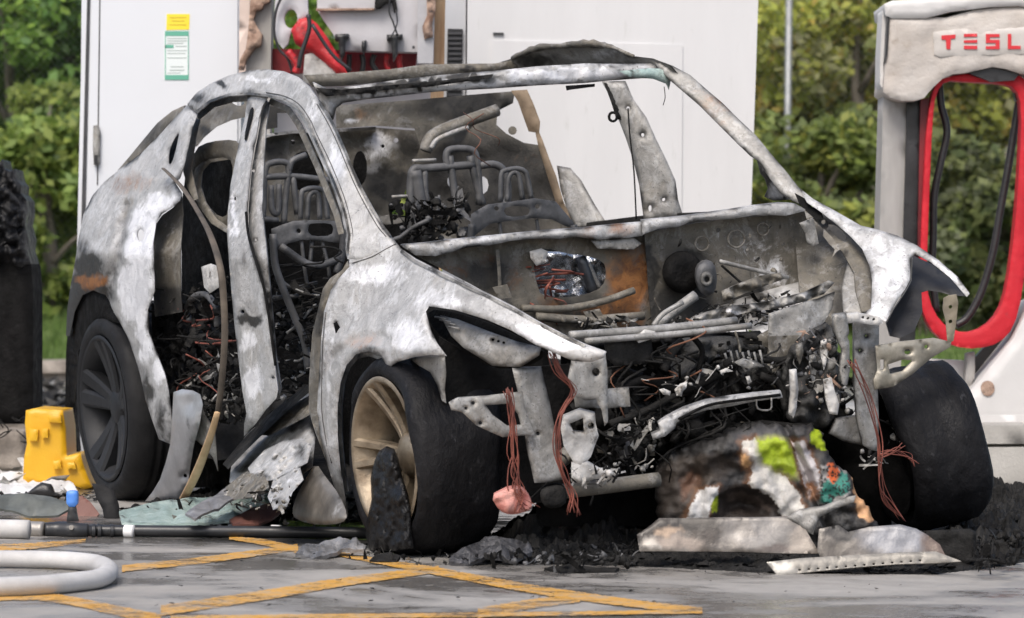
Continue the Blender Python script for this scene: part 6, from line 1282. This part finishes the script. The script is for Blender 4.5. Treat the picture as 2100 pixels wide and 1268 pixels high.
ps = upsheet('perforated_strip', 'long pale perforated metal strip lying on black ash', 'metal strip',
        [(1572, 1152), (1640, 1144), (1740, 1138), (1850, 1132), (1920, 1130), (1972, 1150), (1920, 1154), (1840, 1156), (1760, 1162), (1680, 1170), (1596, 1180)], 9.70, SCORCH, th=.006, lean_=.5, step=7, bump=.004, rnd=.004, rpx=4,
        color=lambda P: blob_color(P, (.24, .225, .20), [(1600, 1165, 30, 14, 0, (.46, .44, .40), 2)]), holes=[circ(1640 + 19 * k, 1168 - 1.5 * k, 3.2, 2.2, 6) for k in range(14)])
upsheet('charred_box', 'black charred box lying beside the perforated strip', 'charred box',
        [(1900, 1088), (1990, 1084), (2004, 1090), (2002, 1150), (1985, 1156), (1940, 1150), (1905, 1110)], 9.98, CHAR, th=.10, lean_=.1, rnd=.02, rpx=10, step=8, bump=.02)
upsheet('bent_bracket', 'white bent metal bracket against the charred tub', 'bracket',
        [(1612, 1062), (1640, 1044), (1690, 1036), (1740, 1018), (1756, 1016), (1752, 1030), (1710, 1046), (1680, 1062), (1668, 1096), (1656, 1092), (1640, 1080)], 9.86, GREYM, th=.008, lean_=.1, rnd=.01, rpx=7, step=7, bump=.02)

# ash heaps and ground litter
def heap(name, label, pix, h, mat, seed, freq=14):
    P = np.array(pix); c = wz(P)
    lo, hi = c.min(0), c.max(0); nx_ = int((hi[0] - lo[0]) / .009) + 2; ny_ = int((hi[1] - lo[1]) / .02) + 2
    X, Yg = np.meshgrid(np.linspace(lo[0], hi[0], nx_), np.linspace(lo[1], hi[1], ny_)); g = np.stack([X.ravel(), Yg.ravel()], 1)
    poly = c[:, :2]; ins = inside(g, poly); d = edge_dist(g, [poly]) * np.where(ins, 1, -1)
    vs = []
    for (x, y), dd in zip(g, d):
        n_ = mn.fractal(Vector((x * freq, y * freq, seed)), .8, 2.1, 4); f = max(0, min(1, dd / .12 + .15))
        vs.append((x, y, (h * f * (.5 + .9 * n_) + random.uniform(0, .007)) if dd > -.02 else -.01))
    fs = [(j * nx_ + i, j * nx_ + i + 1, (j + 1) * nx_ + i + 1, (j + 1) * nx_ + i) for j in range(ny_ - 1) for i in range(nx_ - 1)]
    me = mesh(name, vs, fs, False); o = link(name, me, mat)
    return tag(o, label, 'ash', kind='stuff')
heap('ash_heap', 'black ash and cinders in front of the burnt car', [(940, 1140), (1000, 1100), (1100, 1080), (1350, 1070), (1700, 1060), (1860, 1050), (1960, 1040), (2060, 1046), (2160, 1060), (2160, 1130), (2060, 1160), (1900, 1178), (1600, 1176), (1300, 1160), (1100, 1156), (960, 1152)], .026, ASHM, 3.3)
heap('ash_heap', 'black ash bank between the near front tyre and the charred tub', [(990, 1120), (1040, 1085), (1150, 1075), (1330, 1072), (1345, 1100), (1320, 1135), (1150, 1150), (1010, 1145)], .075, CHAR, 8.8)
heap('ash_heap', 'black ash bank beside the far front wheel at right', [(1890, 1110), (1960, 1075), (2060, 1060), (2160, 1070), (2160, 1120), (2080, 1150), (1960, 1150), (1900, 1140)], .075, CHAR, 9.9)
heap('ash_heap', 'black ash mound behind the far front wheel', [(1900, 1070), (1960, 1030), (2020, 1018), (2100, 1030), (2180, 1050), (2180, 1090), (2060, 1100), (1940, 1100)], .10, CHAR, 5.1)
heap('ash_heap', 'burnt litter under the near door openings', [(210, 1062), (350, 1030), (480, 985), (640, 960), (720, 1000), (740, 1070), (640, 1064), (420, 1060), (240, 1062)], .04, ASHM, 7.7)
def litter(name, label, region, n, mats, rr, seed):
    R = random.Random(seed); pl = np.array(region); lo, hi = pl.min(0), pl.max(0)
    for m_ in mats:
        vs, fs = [], []; k = 0
        while k < n // len(mats):
            p = (R.uniform(lo[0], hi[0]), R.uniform(lo[1], hi[1]))
            if not inside(np.array([p]), region)[0]: continue
            k += 1; c = wz([p])[0]; s = R.uniform(*rr); b = len(vs); a_ = R.uniform(0, 6.3); up = R.uniform(0, .8)
            ca, sa = math.cos(a_), math.sin(a_); asp = R.uniform(.25, .9)
            for i in range(4):
                for j in range(3):
                    u, v = (i / 3 - .5) * 2 * s, (j / 2 - .5) * 2 * s * asp
                    u += R.uniform(-.3, .3) * s; v += R.uniform(-.3, .3) * s
                    vs.append((c[0] + ca * u - sa * v, c[1] + sa * u + ca * v, max(.003, .006 + abs(R.uniform(0, .5)) * s + up * max(0, u))))
            for i in range(3):
                for j in range(2): fs.append((b + i * 3 + j, b + i * 3 + j + 1, b + (i + 1) * 3 + j + 1, b + (i + 1) * 3 + j))
        me = mesh(name, vs, fs, False)
        if m_ in (BURNT, BURNTD, GREYM): add_stain(me, (0, 0, 0))
        tag(link(name, me, m_), label, 'litter', kind='stuff')
litter('cinders', 'cinders and scraps scattered before the car', [(940, 1150), (1100, 1090), (1500, 1090), (2090, 1050), (2100, 1160), (1900, 1180), (1300, 1164)], 1400, [CHAR, CHARD, ASHM], (.004, .022), 31)
litter('pale_scraps', 'small pale scraps scattered before the car', [(960, 1146), (1100, 1090), (1320, 1080), (1400, 1150), (1100, 1160)], 70, [ASHW, GREYM], (.004, .014), 32)
litter('sill_litter', 'grey and black scraps under the door openings', [(230, 1060), (400, 1020), (480, 1000), (640, 990), (720, 1020), (730, 1060), (420, 1060)], 520, [GREYM, CHAR, CHARD, ASHM], (.006, .028), 33)
litter('lot_specks', 'tiny black specks on the lot', [(250, 1130), (1500, 1160), (1900, 1200), (1500, 1262), (300, 1250)], 90, [CHARD], (.002, .007), 34)
junk('charred_fragments', [(950, 1148), (1040, 1085), (1330, 1070), (1300, 1120), (1300, 1160), (1100, 1156)], G_(.03), 460, [CHAR, CHARD, ASHM, CHAR, SEATM], (.004, .018), seed=61, world='burnt fragments lying on the ash left of the charred tub')
junk('charred_fragments', [(1990, 1120), (1990, 1060), (2020, 1040), (2090, 1035), (2100, 1150), (2000, 1160)], G_(.05), 260, [CHAR, CHARD, ASHM], (.005, .020), seed=62, world='burnt fragments lying on the ash at the right edge')
junk('charred_fragments', [(230, 1060), (400, 1030), (480, 1005), (640, 985), (730, 1050), (720, 1075), (420, 1072)], G_(.03), 220, [CHAR, CHARD, GREYM, BURNTD], (.005, .022), seed=63, world='burnt fragments under the door openings')
junk('charred_fragments', [(600, 1140), (760, 1110), (960, 1140), (940, 1156), (700, 1146)], G_(.008), 70, [CHAR, CHARD, GREYM], (.004, .014), seed=64, world='burnt fragments round the near front tyre')
def chunk(name, label, cat, pix, mat, h, seed, **k):
    return ground_sheet(name, label, cat, pix, lean(max(p[1] for p in pix), min(p[1] for p in pix), .006, h), mat, th=.012, bump=.03, step=6, bsc=18, seed=seed, **k)
chunk('melted_lump', 'grey melted lump on the yellow line left of the front tyre', 'lump', [(606, 1136), (620, 1118), (650, 1112), (690, 1104), (720, 1112), (752, 1118), (748, 1128), (700, 1126), (670, 1140), (640, 1144)], simple('grey_slag', (.05, .05, .05), (.34, .34, .35), 12, .4, .3, 30, .02), .05, 1.0)
chunk('melted_lump', 'small dark melted lump at the foot of the front tyre', 'lump', [(758, 1146), (770, 1136), (800, 1132), (822, 1140), (812, 1150), (780, 1152)], CHAR, .03, 2.0)
chunk('metal_scrap', 'crumpled dark metal scrap right of the front tyre', 'scrap', [(920, 1150), (930, 1134), (1000, 1102), (1060, 1104), (1088, 1118), (1092, 1132), (1050, 1146), (1000, 1140), (960, 1158)], simple('dark_scrap', (.02, .02, .022), (.15, .15, .16), 16, .4, .3, 40, .02), .07, 3.0)
chunk('metal_sliver', 'thin dark sliver on the lot before the ash', 'sliver', [(1116, 1164), (1180, 1160), (1270, 1164), (1262, 1170), (1150, 1172)], CHAR, .01, 4.0)
ground_sheet('glass_sheet', 'pale green crazed glass sheet under the rear door opening', 'glass sheet', [(244, 1050), (300, 1034), (380, 1024), (470, 1016), (540, 1004), (582, 1008), (586, 1030), (540, 1052), (480, 1070), (400, 1074), (300, 1074), (250, 1072)], lean(1080, 1000, .03, .07), GLASSY, bump=.03, bsc=10)
ground_sheet('sill_panel', 'grey crumpled strip panel lying on the crazed glass', 'metal strip', [(380, 1052), (420, 1026), (470, 996), (520, 988), (560, 990), (540, 1010), (480, 1024), (440, 1044), (400, 1062)], lean(1066, 985, .07, .14), simple('grey_strip', (.12, .12, .125), (.34, .34, .35), 10, .5, .3, 40, .01), bump=.03, bsc=12)
ground_sheet('sill_panel', 'dark curled panel edge beside the crumpled rocker', 'metal strip', [(470, 1066), (520, 1040), (560, 1030), (584, 1020), (588, 1040), (560, 1062), (530, 1074), (480, 1076)], lean(1078, 1018, .03, .09), BROWNS, bump=.02, bsc=12)

# yellow plastic chock behind the rear wheel
yc = thing('yellow_chock', 'yellow stepped plastic block behind the rear wheel', 'plastic block', tuple(wz([(110, 1004)])[0]))
YM = Matrix.Translation(yc.location).inverted(); YY = float(yc.location.y)
o = prism('block_body', [(52, 842), (70, 838), (128, 842), (134, 880), (136, 935), (164, 930), (172, 960), (188, 1000), (160, 1008), (110, 998), (46, 990), (48, 940), (54, 910), (50, 870)], YY, .30, YELP, None, rnd=.015, rpx=8, step=7, bump=.004,
      ); o.data.transform(YM); o.parent = yc
for pl in ([(98, 850), (124, 852), (126, 868), (100, 866)], [(86, 880), (98, 880), (98, 898), (86, 898)], [(108, 946), (124, 945), (126, 962), (110, 963)], [(136, 950), (152, 948), (156, 962), (138, 964)], [(60, 880), (78, 882), (76, 906), (60, 904)]):
    o = prism('block_rib', pl, YY - .025, .026, YELP, None, rnd=.004, rpx=3, step=6); o.data.transform(YM); o.parent = yc
litter('white_foam', 'white foam residue beside the yellow block', [(-40, 985), (60, 968), (140, 985), (170, 1005), (60, 1012), (-40, 1010)], 60, [ASHW], (.02, .06), 41)
ground_sheet('foam_patch', 'white foam sheet at the foot of the yellow block', 'foam', [(-60, 980), (20, 968), (80, 970), (150, 992), (160, 1008), (60, 1016), (-60, 1016)], lean(1016, 966, .01, .05), simple('white_foam', (.6, .6, .6), (.75, .75, .75), 9, .9, 0, 30, .02), bump=.03)
ground_sheet('dark_panel', 'dark curved panel lying left of the blue valve handle', 'panel', [(-60, 1024), (20, 1014), (90, 1016), (140, 1030), (150, 1040), (120, 1056), (60, 1058), (20, 1044), (-60, 1034)], lean(1060, 1010, .02, .09), simple('dark_green_grey_panel', (.05, .055, .05), (.16, .17, .155), 10, .5), bump=.03)
upsheet('cap_piece', 'black cap shaped piece lying on the dark panel', 'cap', [(50, 1014), (72, 996), (84, 988), (104, 992), (110, 1008), (128, 1014), (100, 1018)], gY(1036), BLACKP, th=.05, lean_=.2, rnd=.015, rpx=8, step=6, bump=.01)
upsheet('brown_sheet', 'small reddish brown sheet propped behind the blue valve handle', 'sheet', [(92, 1064), (104, 1046), (136, 1030), (168, 1016), (186, 1030), (204, 1054), (190, 1066), (140, 1068)], gY(1070), BROWNS, th=.006, lean_=.5, step=8, bump=.006)
upsheet('rubber_flap', 'black rubber flap hanging under the rear wheel', 'rubber flap', [(188, 990), (212, 992), (232, 1004), (242, 1030), (246, 1072), (214, 1072), (210, 1044), (196, 1018)], gY(1074), RUBBER, th=.02, lean_=.3, rnd=.01, rpx=6, step=7, bump=.01)

# piercing pipe with valve
pp = thing('fire_pipe', 'long black firefighting pipe with white bands and blue valve handle', 'pipe', tuple(wz([(400, 1106)])[0]))
PM = Matrix.Translation(pp.location).inverted(); PR = .0195
def ptg(name, pix, r, mat, par, seg=14, dz=0.0, per=6, **k):
    c = []
    for (x, y) in pix:
        g = wz([(x, y)], PR + dz)[0]; c.append(g)
    vs, fs = tube_geo(catmull(c, per), r, seg, **k); o = link(name, mesh(name, vs, fs), mat, par); o.data.transform(PM); return o
ptg('pipe_tube', [(176, 1088), (400, 1090), (560, 1091), (760, 1094)], PR - .001, PIPEB, pp)
ptg('valve_body', [(92, 1087), (120, 1087), (150, 1088), (180, 1088)], [.023, .027, .027, .021], PIPEB, pp)
ptg('coupling', [(58, 1086), (90, 1087)], .0265, COUP, pp)
for (a, b) in ((256, 274), (557, 575)): ptg('white_band', [(a, 1089.5), (b, 1090)], PR + .001, WHITEB, pp)
for x in (188, 200, 226, 430, 446, 468): ptg('ring', [(x, 1089), (x + 7, 1089)], PR + .0025, PIPEB, pp)
o = prism('blue_handle', smooth_poly([(135, 1012), (138, 1007), (156, 1007), (159, 1014), (158, 1040), (136, 1040)]), float(wz([(146, 1088)], PR)[0][1]) - .01, .03, BLUEP, None, rnd=.006, rpx=5, step=5); o.data.transform(PM); o.parent = pp
o = prism('handle_stem', [(140, 1038), (154, 1038), (160, 1070), (136, 1070)], float(wz([(146, 1088)], PR)[0][1]) - .004, .02, PIPEB, None, rnd=.004, rpx=4, step=6); o.data.transform(PM); o.parent = pp
o = prism('valve_bolt', circ(146, 1082, 5, 5, 10), float(wz([(146, 1088)], PR)[0][1]) - .034, .012, COUP, None, step=4); o.data.transform(PM); o.parent = pp
hp = thing('hose_end', 'grey hose joined to the black pipe at left edge', 'hose', tuple(wz([(0, 1100)])[0]))
HPM = Matrix.Translation(hp.location).inverted()
vs, fs = tube_geo(catmull(np.concatenate([wz([(-260, 1080), (-100, 1083), (60, 1086)], .03)]), 8), .030, 16); o = link('hose_line', mesh('hose_line', vs, fs), HOSE, hp); o.data.transform(HPM)
# foreground hose loop
hz = [(-420, 1206), (-260, 1204), (-100, 1206), (60, 1202), (150, 1194), (204, 1186), (222, 1172), (204, 1158), (150, 1150), (60, 1147), (-60, 1146), (-260, 1146), (-420, 1150)]
hl = wz(hz, .026)
vs, fs = tube_geo(catmull(hl, 7), [.029, .028, .026], 18, flat=.9)
ho = link('fire_hose', mesh('fire_hose', vs, fs), HOSE); b = Vector((float(hl[:, 0].mean()), float(hl[:, 1].mean()), 0))
ho.data.transform(Matrix.Translation(-b)); ho.location = b
tag(ho, 'grey white canvas fire hose bent in a loop on the foreground lot', 'hose')
# charred post at left edge and broken blocks below
cpst = thing('charred_post', 'black charred post with melted top at the left edge', 'charred post', tuple(wz([(20, 960)])[0]))
PY = float(wz([(20, 960)])[0][1]); PMM = Matrix.Translation(cpst.location).inverted()
def cpp(*a, **k):
    o = prism(*a, **k); o.data.transform(PMM); o.parent = cpst
cpp('post_body', [(-160, 520), (50, 520), (62, 545), (66, 600), (66, 860), (60, 870), (-160, 870)], PY, .30, CHARD, rnd=.03, rpx=14, step=16, bump=.01)
o = sheet('melted_top', [(-160, 336), (-30, 342), (-8, 338), (0, 326), (6, 346), (18, 350), (27, 346), (31, 368), (40, 380), (38, 396), (50, 410), (52, 440), (47, 462), (55, 490), (53, 512), (60, 540), (40, 556), (20, 540), (-20, 560), (-160, 550)], W_(PY - .02), SHINY, None, th=.26, rnd=.05, rpx=20, step=4, bump=.075, bsc=13, toward=(0, -1, 0)); o.data.transform(PMM); o.parent = cpst
o = sheet('melted_flap', [(-20, 400), (10, 380), (36, 410), (48, 450), (30, 470), (44, 500), (20, 520), (-20, 510)], W_(PY - .05), SHINY, None, th=.01, rnd=.02, rpx=10, step=4, bump=.07, bsc=17, toward=(0, -1, 0), seed=5.0); o.data.transform(PMM); o.parent = cpst
cpp('post_foot', [(-160, 866), (58, 866), (58, 960), (-160, 960)], PY + .03, .22, CONCD, step=24)
for (a, b, y0, y1, lb) in ((-20, 48, 876, 962, 'broken concrete block under the charred post, left of the yellow block'), (-90, -22, 880, 966, 'broken concrete block at the left frame edge')):
    o = prism('concrete_block', [(a, y0 + 8), (a + 30, y0), (b, y0 + 6), (b + 2, y1), (a, y1)], PY - .25, .2, CONCD, None, rnd=.015, rpx=7, step=8, bump=.02)
    c = Vector((float(np.mean([v.co.x for v in o.data.vertices])), PY - .15, 0)); zmin = min(v.co.z for v in o.data.vertices); c.z = zmin
    o.data.transform(Matrix.Translation(-c)); o.location = (c.x, c.y, 0.0); tag(o, lb, 'concrete block', 'broken concrete blocks')
vs, fs = [], []
R = random.Random(5)
for k in range(9):
    q = [(R.uniform(-10, 60), R.uniform(860, 890))]
    for s_ in range(4): q.append((q[-1][0] + R.uniform(-18, 22), q[-1][1] + R.uniform(-14, 14)))
    tube_geo(catmull(wy(q, PY - .3 + R.uniform(-.03, .03)), 4), .003, 5, vs, fs)
tag(link('wire_tangle', mesh('wire_tangle', vs, fs), CHAR), 'tangle of thin dark wires beside the charred post foot', 'wires')
litter('kerb_rubble', 'grey rubble behind the yellow block', [(60, 800), (130, 790), (135, 850), (70, 860)], 60, [GREYM, CHAR, ASHM], (.03, .09), 42)
litter('kerb_rubble', 'dark scraps around the yellow block and hose', [(-40, 1010), (200, 1000), (200, 1040), (-40, 1062)], 60, [CHAR, ASHM, GREYM], (.006, .03), 43)

for o in COL.objects:
    if o.parent is None:
        for nm, g in (('belly_panel', 'metal panels fallen under the nose'), ('melted_lump', 'melted lumps round the front tyre'), ('sill_panel', 'strip panels under the door openings'), ('chain_link_fence', 'chain link fences')):
            if o.name.split('.')[0] == nm: o['group'] = g
